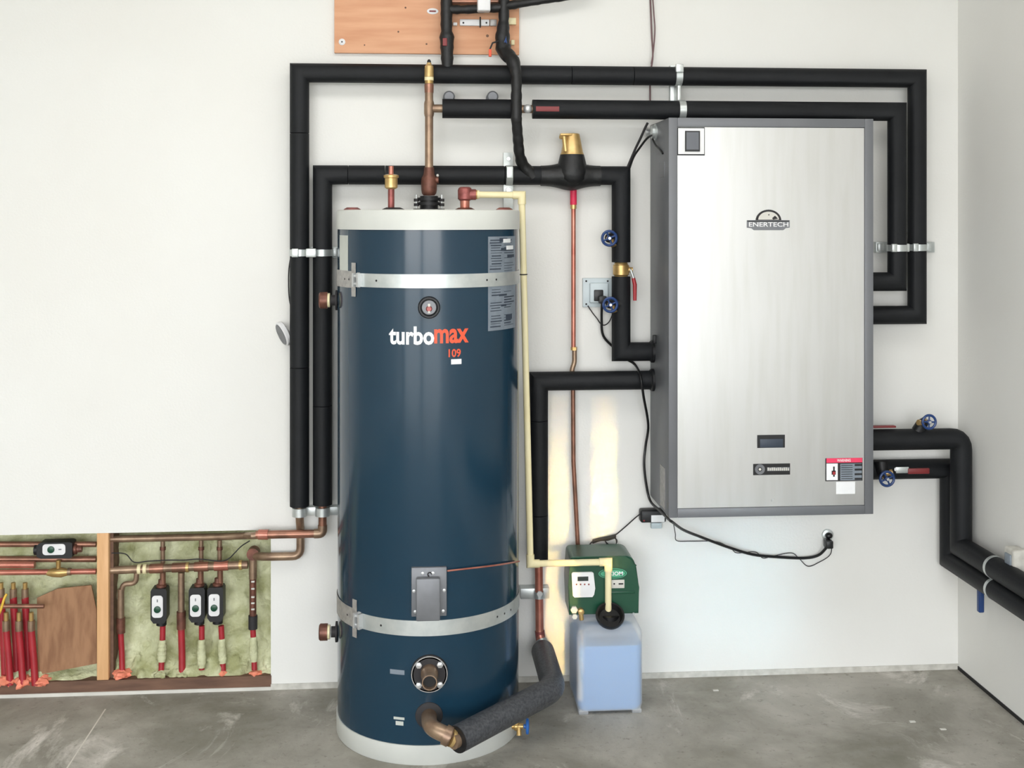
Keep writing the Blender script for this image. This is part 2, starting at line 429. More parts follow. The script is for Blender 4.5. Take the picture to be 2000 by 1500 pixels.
lab(MB().text('max', onT((tphi(848)+tphi(915))/2, zf(656.5)), k2, .046, bold=.028).build('lettering', 'orange_red', tank, smooth=False), 'orange max lettering')
lab(MB().text('109', onT(tphi(888), zf(690)), .040, .026, bold=.02).build('lettering', 'orange_red', tank, smooth=False), 'small orange model number')
cpatch(tphi(881), tphi(901), zf(712), zf(702), TR+.0005, .0008).build('sticker', 'label_white', tank)
st = lab(cpatch(tphi(953), tphi(1006), zt_(975, 645), zt_(975, 462), TR+.0004, .0008).build('rating_label', 'label_grey', tank), 'tall grey label crowded with small print')
pr = MB(); random.seed(3)
for r_ in range(34):
    py = 468+r_*5.1
    if 533 < py < 560: continue
    xa = 956+random.random()*4
    for c0, c1 in ((xa, 976+random.random()*4), (984, 996+random.random()*7)):
        if random.random() < .8: cpatch(tphi(c0), tphi(c1), zt_(975, py+random.choice((1, 1.6, 2.4))), zt_(975, py), TR+.0013, .0003, 4, pr)
for (x0, x1, y0, y1) in ((975, 990, 466, 474), (978, 992, 486, 492), (987, 999, 622, 632), (978, 988, 600, 604), (974, 989, 579, 583), (990, 1003, 500, 506)):
    cpatch(tphi(x0), tphi(x1), zf(y1), zf(y0), TR+.0014, .0004, 4, pr)
pr.build('small_print', 'label_dark', st)
for (x0, x1, y0, y1) in ((982, 996, 468, 476), (988, 1001, 482, 490)):
    lab(cpatch(tphi(x0), tphi(x1), zf(y1), zf(y0), TR+.0017, .0004, 4).build('white_block', 'label_white', st), 'white block on the label')
cpatch(tphi(664), tphi(680), zf(533), zf(461), TR+.0004, .0008).build('side_label', 'label_pale', tank)
cpatch(tphi(762), tphi(790), zf(1317), zf(1308), TR+.0004, .0006).build('port_label', 'label_grey', tank)
cpatch(tphi(769), tphi(790), zf(1405), zf(1400), TR+.0004, .0006).build('port_label', 'label_pale', tank)
cpatch(tphi(773), tphi(788), zf(1416), zf(1408), TR+.0004, .0006).build('port_label', 'label_pale', tank)
# temperature gauge
g0 = tp(0, zf(600), TR-.01)
ga = lab(MB().lathe(g0, (0, -1, 0), [(0, .035), (.014, .035), (.020, .032), (.020, .027), (.012, .024)], 40).build('gauge', 'dark', tank), 'round black thermometer')
MB().lathe(g0+Vector((0, -.0125, 0)), (0, -1, 0), [(0, .023), (.003, .022)], 32).build('dial', 'steel_grey', ga)
MB().box(TX-.004, TX+.004, g0.y-.019, g0.y-.0155, g0.z-.018, g0.z+.012, .001).build('needle', 'off_white', ga)
MB().lathe(g0+Vector((0, -.0155, -.004)), (0, -1, 0), [(0, .010), (.004, .007)], 20).build('hub', 'red_bronze', ga)
# aquastat box on the lower front
yb = TY-TR
jb = MB(); xa, xb = TX-.055, TX+.055
jb.box(xa, xb, yb-.010, yb+.006, zf(1200), zf(1105), .002)
bx = lab(jb.build('control_box', 'steel_grey', tank), 'grey sheet metal control box')
MB().box(TX-.040, TX+.034, yb-.036, yb-.010, zf(1208)+.006, zf(1122), .004).build('cover', 'steel_grey', bx)
for sx, sy in ((-.047, 1150), (.047, 1150), (-.043, 1190), (.044, 1190), (-.020, 1116), (.012, 1116)):
    MB().lathe((TX+sx, yb-.0095, zf(sy)), (0, -1, 0), [(0, .0055), (.003, .005), (.004, .001)], 12).build('screw', 'screw_zinc', bx)
MB().tube([(TX+.002+.006*math.cos(a), yb-.012, zf(1118)+.006*math.sin(a)) for a in [i*.5 for i in range(10)]], .0018, 6).build('wire', 'gasket', bx)
cp = [tp(tphi(x), zt_(x, y), TR+.012) for x, y in ((872, 1112), (905, 1109), (950, 1105), (985, 1101))]
cp.append(tp(tphi(1008), zt_(1008, 1098), TR+.010))
lab(MB().tube(spline(cp, 6), .0028, 8).build('capillary_tube', 'copper_bright', bx), 'thin copper tube wrapping round the tank')
# lower flange with four bolts and open copper stub
fc = Vector((TX+.001, yb-.004, zf(1312)))
fl = lab(MB().lathe(fc+Vector((0, .02, 0)), (0, -1, 0), [(0, .058), (.022, .058), (.030, .054)], 40).build('flange', 'gasket', tank), 'round dark flange')
lab(MB().ring(fc+Vector((0, -.006, 0)), (0, -1, 0), .050, .0565, .008, 40).build('rim', 'galv_dull', fl), 'bright rim')
for sx in (-1, 1):
    for sz in (-1, 1):
        MB().lathe(fc+Vector((sx*.033, -.010, sz*.031)), (0, -1, 0), [(0, .010), (.008, .010), (.010, .006)], 6).build('bolt', 'screw_zinc', fl)
stub = MB().lathe(fc+Vector((0, -.006, .006)), (0, -1, 0), [(0, .027), (.03, .0265), (.036, .0235), (.085, .0235), (.085, .0205), (.02, .0205)], 32)
lab(stub.build('pipe_stub', 'copper_old', fl), 'open copper stub')
MB().lathe(fc+Vector((0, -.070, .006)), (0, -1, 0), [(0, .0203), (.002, .0203)], 32).build('bore', 'black', fl)
# bottom outlet elbow
lo = Vector((TX, yb, .155))
c1 = W(850, 1428, .752)
eo = lab(MB().lathe(lo+Vector((0, .01, 0)), (0, -1, 0), [(0, .045), (.012, .042), (.016, .03)], 32).build('outlet_collar', 'gasket', tank), 'dark collar')
el = [lo+Vector((0, .0, .0)), lo+Vector((0.0, -.06, -.002)), c1, W(884, 1440, .765)]
lab(MB().tube(fillet([lo, lo+Vector((0, -.055, 0)), W(846, 1424, .75), W(882, 1440, .765)], .035, 5), .0245, 28).build('elbow', 'copper_old', tank), 'brown cast elbow')
lab(MB().cyl(W(868, 1434, .76), W(880, 1440, .765), .030).build('elbow_socket', 'copper_old', tank), 'cast socket')
MB().cyl(W(880, 1440, .765), W(886, 1442, .763), .027).build('solder_ring', 'brass', tank)
# side plugs
for py, nm, mtl in ((585, 'brown capped plug on the upper left side', 'bronze'), (1227, 'brown capped plug on the lower left side', 'bronze')):
    z = CH+(HY-py)/F*(DW-TD); x = TX-TR
    pl = lab(MB().cyl((x+.02, TY, z), (x-.022, TY, z), .018).build('side_plug', 'gasket', tank), nm)
    MB().ring((x-.004, TY, z), (1, 0, 0), .0, .034, .006).build('washer', 'gasket', pl)
    MB().lathe((x-.026, TY, z), (-1, 0, 0), [(0, .024), (.008, .024)], 28).build('seal_ring', 'cpvc', pl)
    MB().lathe((x-.034, TY, z), (-1, 0, 0), [(0, .028), (.024, .028), (.028, .024)], 28).build('plug_cap', mtl, pl)
# holes / covers on the top
for px, d, r, mtl in ((768, .28, .040, 'gasket'), (908, .24, .036, 'bronze'), (688, .3, .03, 'red_bronze'), (985, .3, .03, 'red_bronze')):
    p = W(px, 0, d); MB().lathe((p.x, p.y, ZT-.003), (0, 0, 1), [(0, r), (.006, r*.95), (.012, r*.6)], 28).build('port_ring', mtl, tank)

# ------------------------------------------------------------------ seismic straps
def strap(z, h, label, px_b, pxs):
    R = TR+.001; a0, a1 = -1.62, 1.62
    root = thing('seismic_strap', label, 'metal strap', (TX, TY-R, z))
    b = MB(); rr = []; n = 80
    w0 = Vector((TX-R-.03, -.002, 0)); 
    for i in range(n+1):
        a = tphi(px_b+14)+(a1-tphi(px_b+14))*i/n
        rr.append([tp(a, z-h/2, R), tp(a, z+h/2, R), tp(a, z+h/2, R+.002), tp(a, z-h/2, R+.002)])
    for X, Y in ((TX+R+.012, -.1), (TX+R+.012, -.002)):
        rr.append([Vector((X, Y, z-h/2)), Vector((X, Y, z+h/2)), Vector((X+.002, Y, z+h/2)), Vector((X+.002, Y, z-h/2))])
    b.rings(rr); b.build('band', 'galv', root)
    ph = tphi(px_b)
    p = cpatch(-1.62, ph-.02, z-h*.62, z+h*.62, R, .002)
    cpatch(ph-.035, ph+.035, z-h*1.25, z+h*1.25, R+.001, .002, 4, p)
    lab(p.build('bracket', 'galv_dull', root), 'T shaped end bracket')
    q = cpatch(ph+.06, ph+.10, z-h*.55, z+h*.55, R, .002, 6)
    # clamp lug standing off the tank
    for s_ in (-1, 1):
        A_ = tp(ph+.035, z+s_*h*.28, R+.010); B_ = tp(tphi(px_b+16), z+s_*h*.28, R+.010)
        q.cyl(A_, B_, .005, n=10)
    for s_ in (ph+.05, tphi(px_b+14)):
        cpatch(s_-.012, s_+.012, z-h*.5, z+h*.5, R, .018, 2, q)
    q.build('tightening_bolt', 'screw_zinc', root)
    for px in pxs:
        hd = MB(); hd.lathe(tp(tphi(px), z, R+.0018), tp(tphi(px), z, 1)-tp(tphi(px), z, 0), [(0, .0035), (.0006, .0035)], 10)
        hd.build('slot_hole', 'dark', root)
    return root
strap(zf(549), m_(27, .635), 'galvanised strap round the upper part of the navy tank', 692, (700, 736, 950, 968, 675, 683))
strap(zf(1225), m_(30, .635), 'galvanised strap round the lower part of the navy tank', 694, (970, 984, 996, 680, 745))

# ------------------------------------------------------------------ black insulated pipe runs
PR = .0345; DA = .065; DB = .125
def run(label, pieces, r=PR, name='insulated_pipe', extra=None, material='foam_black'):
    P0 = pieces[0][0]; root = thing(name, label, 'pipe', P0)
    for pc in pieces: MB().tube(pc, r, 24).build('insulation_sleeve', material, root)
    return root
def cutline(pts, cuts):                              # split a polyline at parametric cut points (segment index, fraction)
    pts = [Vector(p) for p in pts]; out = []; cur = [pts[0]]
    for i in range(len(pts)-1):
        a, b = pts[i], pts[i+1]; L = (b-a).length
        for f in sorted(c[1] for c in cuts if c[0] == i):
            m = a.lerp(b, f); e = (b-a)/L*.0012
            cur.append(m-e); out.append(cur); cur = [m+e]
        cur.append(b)
    out.append(cur); return out
def wp(px, py, d): return W(px, py, d)
zAt = W(1000, 146, DA).z; xAl = W(585, 0, DA).x; xAr = W(1791, 0, DA).x
A_pts = [(xAl, -DA, W(585, 988, DA).z), (xAl, -DA, zAt), (xAr, -DA, zAt), (xAr, -DA, W(1791, 615, DA).z), (W(1690, 0, DA).x, -DA, W(1791, 615, DA).z)]
pa = run('black insulated pipe forming the outermost loop, from left of the tank over the cabinet',
         cutline(A_pts, [(0, .32), (0, .86), (1, .43), (1, .53)]))
zB = W(1000, 213, DB).z; xBr = W(1752, 0, DB).x; zBb = W(1752, 550, DB).z
B_pts = [(W(864, 0, DB).x, -DB, zB), (W(1018, 0, DB).x, -DB, zB)]
B2 = [(W(1040, 0, DB).x, -DB, zB), (xBr, -DB, zB), (xBr, -DB, zBb), (W(1690, 0, DB).x, -DB, zBb)]
pb = run('black insulated pipe with a red marker running from the copper riser over the cabinet', [B_pts, B2])
lab(MB().cyl((W(845, 0, DB).x, -DB, zB), (W(864, 0, DB).x+.01, -DB, zB), .0145).build('copper_end', 'copper_old', pb), 'bare copper end')
lab(MB().cyl((W(1015, 0, DB).x, -DB, zB), (W(1043, 0, DB).x, -DB, zB), .0145).build('copper_gap', 'copper_old', pb), 'bare copper between sleeves')
lab(MB().sphere((W(1030, 0, DB).x, -DB-.012, zB), .0165, (1, .8, 1)).build('clamp_nut', 'screw_zinc', pb), 'shiny round clamp')
xm0, xm1 = W(1045, 0, DB).x, W(1090, 0, DB).x
mk = MB(); rr = []
for i in range(9):
    a = -.95+.5*i/8
    rr.append([Vector((x, -DB-math.cos(a+.65)*rr_, zB+math.sin(a+.65)*rr_)) for x, rr_ in ((xm0, PR+.0004), (xm1, PR+.0004), (xm1, PR+.0012), (xm0, PR+.0012))])
mk.rings(rr); mk = lab(mk.build('marker_band', 'red_dark', pb), 'red printed marker')
xCl = W(630, 0, DA).x; zC = W(800, 342, DA).z; xCv = W(1213, 0, DA).x
C_pts = [(xCl, -DA, W(630, 985, DA).z), (xCl, -DA, zC), (W(1062, 0, DA).x, -DA, zC)]
C2 = [(W(1165, 0, DA).x, -DA, zC), (xCv, -DA, zC), (xCv, -DA, W(1213, 512, DA).z)]
zCb = W(1215, 687, DA).z
C3 = [(xCv, -DA, W(1213, 540, DA).z), (xCv, -DA, zCb), (W(1284, 0, DA).x, -DA, zCb)]
pc = run('black insulated pipe passing behind the tank top through the air separator', cutline(C_pts, [(0, .3), (1, .115), (1, .28), (1, .82)])+[C2]+[C3])
# tapered end where the upper left loop pipe meets its clamp
# middle outlet pipe: cabinet -> left -> down behind the tank
zE = W(1100, 744, DA).z; xE = W(1052, 0, DA).x
pe = run('black insulated pipe from the cabinet side dropping behind the cream pipe',
         cutline([(W(1284, 0, DA).x, -DA, zE), (xE, -DA, zE), (xE, -DA, W(1052, 1092, DA).z)], [(1, .22), (1, .75)]))
# thick hose from the tank outlet to the wall
g1 = [W(893, 1444, .765), W(1082, 1345, .46), W(1060, 1272, .10), ]
hz = run('thick grey-black insulated hose lying from the tank bottom outlet towards the wall', [fillet([g1[0], g1[1], g1[2]], .05, 5)], .041, 'insulated_hose', material='foam_rough')
v_ = (g1[0]-g1[1]).normalized()
lab(MB().ring(g1[0]+v_*.001, v_, .018, .0405, .004, 32).build('cut_end', 'dark', hz), 'dark cut end')
MB().cyl(g1[0]+v_*.02, g1[0]-v_*.02, .0235).build('copper_end', 'copper_old', hz)
# copper drop into that hose
cdp = thing('copper_pipe', 'short upright copper pipe going down into the thick hose', 'pipe', W(1053, 1255, DA))
MB().tube(fillet([W(1052, 1085, DA), W(1054, 1238, DA), W(1062, 1268, .09)], .02, 4), .0148, 20).build('tube', 'copper_bright', cdp)
MB().cyl(W(1054, 1232, DA), W(1056, 1250, DA), .0175).build('coupling', 'red_bronze', cdp)
lab(MB().cyl(W(1057, 1250, DA+.005), W(1061, 1262, DA+.018), .021).build('hose_clamp', 'galv', cdp), 'galvanised clamp')

# right side: two pipes leaving the cabinet, elbow down, run along the right wall
X1 = XR-.055
p1 = onX(1877, 862, X1); d1 = -p1.y; p2 = onX(1853, 917, X1); d2 = max(.05, -p2.y)
zF1 = W(1780, 858, d1).z; zF2 = W(1780, 916, d2).z
zb1 = onX(1877, 1068, X1).z; zb2 = onX(1853, 1092, X1).z
F1 = [(W(1695, 0, d1).x, -d1, zF1), (X1, -d1, zF1), (X1, -d1, zb1), (X1, -d1-2.2, zb1)]
F2 = [(W(1695, 0, d2).x, -d2, zF2), (X1, -d2, zF2), (X1, -d2, zb2), (X1, -d2-2.2, zb2)]
pf1 = run('upper of the two black insulated pipes from the cabinet to the right wall', [fillet(F1[:3], .04, 5)[:-1]+[Vector(F1[2]), Vector(F1[3]).lerp(Vector(F1[2]), .72)], [Vector(F1[3]).lerp(Vector(F1[2]), .718), F1[3]]], .0385)
pf2 = run('lower of the two black insulated pipes from the cabinet to the right wall', [F2], .0365)

# ------------------------------------------------------------------ taped pipes and plywood board at the top
bd = thing('plywood_board', 'orange-toned plywood backing board fixed high on the wall', 'board', W(833, 105, 0))
bx0, bx1 = W(653, 0, .018).x, W(1014, 0, .018).x; bz = W(833, 105, .018).z
MB().box(bx0, bx1, -.018, -.0005, bz, bz+.75, .001).build('sheet', 'wood_ply', bd)
p = W(668, 82, .018); ws = lab(MB().lathe(p, (0, -1, 0), [(0, .012), (.002, .012), (.004, .007)], 24).build('washer', 'white_plastic', bd), 'white screw washer')
MB().lathe(p+Vector((0, -.004, 0)), (0, -1, 0), [(0, .003), (.002, .002)], 12).build('screw', 'dark', ws)
kn = MB()
for px, py, r in ((792, 15, .004), (778, 62, .004), (833, 86, .004), (712, 88, .003), (952, 70, .006)): kn.lathe(W(px, py, .018), (0, -1, 0), [(-.0005, r), (.0004, r*.8)], 12)
kn.build('knot', 'wood_sill', bd)
p = W(845, 22, .019)
st = tag(MB().lathe(p, (0, -1, 0), [(0, .011), (.001, .011)], 24).build('oval_sticker', 'white_plastic'), 'small white oval sticker with red print on the plywood', 'sticker')
for v in st.data.vertices: v.co.x = p.x+(v.co.x-p.x)*1.9
origin_to(st, p)
sp = MB().box(p.x-.012, p.x+.012, p.y-.002, p.y-.001, p.z-.003, p.z+.003).build('print', 'red_dark', None); sp.parent = st
sp.data.transform(Matrix.Translation(-p))
# white pipe bracket under the crossover
br = thing('pipe_bracket', 'white perforated plastic bracket between the two taped pipes on the plywood', 'bracket', W(930, 45, .02))
a, b = W(898, 50, .03), W(956, 38, .03)
MB().box(a.x, b.x, -.032, -.019, a.z, b.z, .003).build('bar', 'white_plastic', br)
hl = MB(); 
for px in (905, 950): hl.lathe(W(px, 44.5, .032), (0, -1, 0), [(0, .0035), (.0008, .0035)], 12)
hl.build('hole', 'gasket', br)
MB().tube([W(938, 33, .036), W(938, 54, .036)], .0025, 8).build('cable_tie', 'black', br)
MB().box(W(957, 0, .03).x, W(970, 0, .03).x, -.036, -.019, a.z, b.z, .002).build('end_block', 'galv_dull', br)
for (x0, x1, y0, y1, lb) in ((993, 1008, 35, 48, 'small cream plastic block right of the taped pipe on the plywood'), (885, 893, 44, 50, 'tiny white clip just right of the thick taped pipe on the plywood'), (998, 1005, 78, 88, 'tiny cream clip low at the right edge of the plywood')):
    a, b = W(x0, y1, .03), W(x1, y0, .03)
    o = tag(MB().box(a.x, b.x, -.034, -.0185, a.z, b.z, .002).build('pipe_clip', 'cpvc' if x0 > 990 else 'white_plastic'), lb, 'clip'); origin_to(o, ((a.x+b.x)/2, -.0185, a.z))
def taped(label, pts, radii, seg=6):
    P = [Vector(p) for p in pts]; Q = []; R = []
    for i in range(len(P)-1):
        L = (P[i+1]-P[i]).length; n = max(2, int(L/.012))
        for k_ in range(n):
            t = k_/n; Q.append(P[i].lerp(P[i+1], t)); R.append((radii[i]*(1-t)+radii[i+1]*t)*(1+.05*math.sin(len(Q)*1.9)+.04*random.uniform(-1, 1)))
    Q.append(P[-1]); R.append(radii[-1])
    # smooth the bends
    for _ in range(3):
        Q = [Q[0]]+[(Q[i-1]+Q[i]*2+Q[i+1])/4 for i in range(1, len(Q)-1)]+[Q[-1]]
    root = thing('taped_pipe', label, 'pipe', Q[-1])
    MB().tube(Q, R, 20).build('tape_wrap', 'tape_black', root); return root
t1 = taped('straight pipe wrapped in black tape dropping over the plywood into the outer loop pipe', [W(872, -60, .07), W(872, 20, .07), W(872, 62, .07), W(873, 72, .07), W(873, 100, .07), W(874, 135, DA+.005)], [.021, .021, .021, .026, .022, .021])
a = W(869, 82, .098)
lab(MB().box(a.x-.008, a.x+.008, a.y-.003, a.y+.006, a.z-.014, a.z+.014, .002).build('valve_tag', 'red_dark', t1), 'dull red tag')
t2 = taped('bent pipe wrapped in black tape running down from the plywood to the air separator pipe',
      [W(985, -60, .075), W(984, 40, .075), W(981, 75, .08), W(983, 100, .09), W(1003, 118, .14), W(1009, 150, .16), W(1008, 225, .175), W(1014, 300, .12), W(1020, 322, .09), W(1040, 345, DA+.01)], [.022, .019, .027, .027, .024, .019, .019, .019, .021, .026])
a = W(988, 84, .115)
lab(MB().tube([W(984, 88, .108), W(988, 76, .109), W(990, 90, .108)], .003, 8).build('valve_tag', 'blue_wheel', t2), 'blue tag')
taped('short level pipe wrapped in black tape joining the two taped drops', [W(872, 18, .07), W(900, 19, .068), W(950, 16, .068), W(985, 14, .073)], [.018, .016, .017, .018])
taped('tape wrapped pipe slanting up to the right from the top of the bent drop', [W(985, 12, .075), W(1030, 5, .07), W(1110, -6, .07), W(1160, -20, .07)], [.018, .014, .013, .013])
cb = thing('copper_pipe', 'short reddish copper pipe across the plywood at the very top edge', 'pipe', W(910, 2, .06))
MB().cyl(W(880, 3, .045), W(985, 3, .045), .0115).build('tube', 'copper', cb)
a, b = W(932, 24, .10), W(957, -4, .10)
o = tag(MB().box(a.x, b.x, -.135, -.088, a.z, b.z, .005, 3).build('sensor_box', 'white_plastic'), 'small white plastic box on the level taped pipe', 'sensor box'); origin_to(o, ((a.x+b.x)/2, -.11, a.z))
lv = thing('valve_lever', 'thin orange-red valve lever hanging beside the bent taped pipe', 'lever', W(960, 85, .09))
MB().tube([W(974, 80, .10), W(962, 84, .112), W(957, 96, .112)], .003, 8).build('arm', 'gasket', lv)
MB().box(W(954.5, 0, .112).x, W(960, 0, .112).x, -.117, -.107, W(957, 111, .112).z, W(957, 96, .112).z, .002).build('grip', 'orange_red', lv)

# ------------------------------------------------------------------ riser out of the tank top
rz = thing('copper_riser', 'upright brown copper riser pipe with a tee, bolted on the tank top', 'pipe', (W(838, 0, DB).x, -DB, ZT))
rx = W(838, 0, DB).x; Y = -DB
def zr(py, d=DB): return CH+(HY-py)*(DW-d)/F
MB().cyl((rx, Y, zr(345)), (rx, Y, zr(165)), .0148).build('tube', 'copper_old', rz)
MB().lathe((rx, Y, zr(228)), (0, 0, 1), [(0, .016), (.01, .018), (.045, .018), (.055, .016)], 24).build('tee', 'copper_old', rz)
MB().lathe((rx, Y, zr(182)), (0, 0, 1), [(0, .016), (.03, .017), (.031, .013), (.04, .013)], 24).build('reducer', 'copper', rz)
vb = MB().lathe((rx, Y, zr(382)), (0, 0, 1), [(0, .020), (.008, .026), (.02, .028), (.05, .0285), (.062, .027), (.075, .020), (.10, .018)], 32)
vb.cyl((rx, Y, zr(352)), (rx+.034, Y-.004, zr(352)), .012)
vb = lab(vb.build('valve_body', 'bronze', rz), 'bronze check valve body')
MB().sphere((rx+.030, Y-.010, zr(343)), .005).build('plug', 'off_white', vb)
fg = MB()
for z0, z1, r in ((zr(392), zr(386), .042), (zr(401), zr(395), .042), (ZT, ZT+.006, .056)): fg.lathe((rx, Y, z0), (0, 0, 1), [(0, r), (abs(z1-z0), r)], 32)
fg.cyl((rx, Y, ZT), (rx, Y, zr(383)), .032)
fg = lab(fg.build('flange_pair', 'dark', rz), 'dark bolted flanges')
for sx in (-1, 1):
    for sy in (-1, 1):
        for z in (zr(391), zr(400)):
            MB().lathe((rx+sx*.045, Y+sy*.02, z-.005), (0, 0, 1), [(0, .009), (.010, .009)], 6).build('nut', 'gasket', fg)
    MB().cyl((rx+sx*.045, Y-.02, ZT+.008), (rx+sx*.045, Y-.02, zr(385)+.008), .0035).build('stud', 'galv', fg)
av = thing('air_vent', 'slim brass air vent with black tip on top of the copper riser', 'air vent', (rx, Y, zr(165)))
MB().lathe((rx, Y, zr(165)+.002), (0, 0, 1), [(0, .0155), (.012, .0155), (.013, .013), (.02, .013), (.024, .0165), (.05, .0165), (.062, .0155), (.068, .009), (.074, .008)], 28).build('body', 'brass', av)
MB().lathe((rx, Y, zr(158)), (0, 0, 1), [(0, .0165), (.012, .0165)], 28).build('collar', 'cpvc', av)
MB().lathe((rx, Y, zr(165)+.074), (0, 0, 1), [(0, .006), (.008, .007), (.014, .003)], 16).build('cap', 'black', av)
# brass vent on the left of the tank top
x = W(764, 0, .28).x; z0 = ZT+.006
v2 = thing('air_vent', 'gold brass air vent on a copper nipple, on the left of the tank top', 'air vent', (x, -.28, z0))
zz = lambda py: CH+(HY-py)*(DW-.28)/F
MB().cyl((x, -.28, z0), (x, -.28, zz(368)), .011).build('nipple', 'red_bronze', v2)
MB().lathe((x, -.28, zz(370)), (0, 0, 1), [(0, .012), (.002, .017), (.006, .022), (.038, .022), (.040, .026), (.048, .026), (.050, .020), (.052, .009)], 28).build('body', 'brass', v2)
MB().cyl((x, -.28, zz(342)), (x, -.28, zz(325)), .0085).build('tip', 'copper_bright', v2)
# temperature-pressure valve on the right of the tank top
x = W(908, 0, .24).x; zz = lambda py: CH+(HY-py)*(DW-.24)/F
v3 = thing('relief_valve', 'reddish bronze elbow fitting on the right of the tank top', 'valve', (x, -.24, z0))
MB().cyl((x, -.24, z0), (x, -.24, zz(385)), .0165).build('nipple', 'copper_bright', v3)
b = MB().lathe((x, -.24, zz(392)), (0, 0, 1), [(0, .018), (.006, .024), (.036, .025), (.044, .022), (.048, .016)], 28)
b.cyl((x, -.24, zz(380)), (x+.038, -.24, zz(380)), .019)
b.build('body', 'red_bronze', v3)
# cream drain pipe
D = .24
cpv = thing('cream_drain_pipe', 'cream plastic drain pipe from the tank top over to the green feeder', 'pipe', W(925, 380, D))
k0 = W(925, 380, D); k1 = W(1019, 381, D); k2 = W(1036, 1101, D); k3 = W(1188, 1100, D); k4 = W(1189, 1199, D)
k3.z = k2.z; k4.x = k3.x
r = .0115
MB().tube([k0, k1, k2, k3, k4], r, 20).build('tube', 'cpvc', cpv)
def sock(c, a, b):
    m = MB(); da = (a-c).normalized(); db = (b-c).normalized()
    m.tube([c+da*.032, c, c+db*.032], r+.0028, 20); return m
for c, a_, b_ in ((k1, k0, k2), (k2, k1, k3), (k3, k2, k4)): sock(c, a_, b_).build('elbow', 'cpvc', cpv)
lab(MB().cyl(k0-Vector((.008, 0, 0)), k0+Vector((.012, 0, 0)), r+.005).build('adapter', 'brass', cpv), 'brass adapter')
MB().cyl(k0+Vector((.012, 0, 0)), k0+Vector((.020, 0, 0)), r+.004).build('adapter_ring', 'cpvc', cpv)
tt = k1.lerp(k2, (536-381)/(1101-381)); lab(MB().ring(tt, k2-k1, r, r+.002, .004).build('cable_tie', 'gasket', cpv), 'dark tie')

# ------------------------------------------------------------------ air separator
ax = W(1117, 0, DA).x; zs = lambda py, d=DA: CH+(HY-py)*(DW-d)/F
sep_ = thing('air_separator', 'air separator with a gold brass top in a lumpy black wrap on the middle pipe', 'air separator', (ax, -DA, zs(360)))
bm_ = MB().lathe((ax, -DA-.005, zs(366)), (0, 0, 1), [(0, .02), (.01, .038), (.03, .055), (.055, .058), (.085, .052), (.11, .046), (.122, .043)], 32)
L0, L1 = W(1056, 0, DA).x, W(1172, 0, DA).x
Q = []; R = []
for i in range(30):
    t = i/29; x_ = L0+(L1-L0)*t; Q.append((x_, -DA, zs(343))); R.append(.037+.014*math.exp(-((t-.5)/.24)**2)*1.2)
bm_.tube(Q, R, 24)
bm_.build('black_wrap', 'tape_black', sep_)
lab(MB().lathe((ax, -DA-.005, zs(303)), (0, 0, 1), [(0, .0435), (.004, .0435), (.012, .040), (.068, .029), (.078, .027), (.080, .022)], 32).build('brass_cap', 'brass', sep_), 'tapered brass cap')
sp_ = MB(); zt = zs(266)
sp_.cyl((ax, -DA-.008, zt-.003), (ax-.046, -DA-.03, zt-.003), .008); sp_.box(ax-.046, ax-.003, -DA-.035, -DA-.005, zt+.002, zt+.010, .002)
sp_.cyl((ax-.032, -DA-.028, zt), (ax-.026, -DA-.028, zt-.055), .009)
sp_.build('vent_spout', 'brass', sep_)
# thin copper fill line under it
cl = thing('copper_pipe', 'long thin copper pipe dropping from the air separator past the green feeder', 'pipe', W(1130, 1092, .045))
DC = .045
MB().cyl(W(1120, 360, DC), W(1120, 366, DC), .010).build('fitting', 'red_bronze', cl)
lab(MB().cyl(W(1120, 366, DC), W(1120, 400, DC), .0125).build('label_sleeve', 'red_label', cl), 'bright red label sleeve')
MB().cyl(W(1120, 400, DC), W(1120, 408, DC), .0115).build('union', 'brass', cl)
MB().cyl(W(1120, 408, DC), W(1120, 680, DC), .0085).build('tube', 'copper_bright', cl)
MB().lathe(W(1121, 684, DC), (0, 0, 1), [(0, .012), (.012, .012)], 6).build('nut', 'brass', cl)
MB().tube(fillet([W(1122, 682, DC), W(1122, 708, DC), W(1117, 722, DC), W(1118, 738, DC)], .01, 3), .009, 14).build('tube', 'copper_old', cl)
MB().tube([W(1119, 738, DC-.015), W(1120, 900, DC-.015), W(1130, 1092, DC-.015)], .0082, 16).build('tube', 'copper', cl)

# ball valve in the gap of the middle pipe
bv = thing('ball_valve', 'brass ball valve with a drooping red lever, left of the cabinet', 'valve', W(1213, 527, DA))
zv = W(1213, 527, DA).z
MB().lathe((xCv, -DA, zv-.029), (0, 0, 1), [(0, .022), (.01, .026), (.012, .030), (.046, .030), (.048, .026), (.058, .022)], 24).build('body', 'brass', bv)
MB().cyl((xCv, -DA, zv), (xCv+.042, -DA-.01, zv), .010).build('stem', 'brass', bv)
hp = [Vector((xCv+.034, -DA-.012, zv+.002)), W(1232, 528, DA+.02), W(1238, 545, DA+.02)]
lab(MB().tube(hp, .005, 10).build('lever_arm', 'galv', bv), 'zinc lever arm')
lab(MB().tube([W(1237, 543, DA+.02), W(1240, 556, DA+.02), W(1240, 587, DA+.02)], [.0065, .0075, .0065], 12).build('lever_grip', 'red_plastic', bv), 'red lever grip')

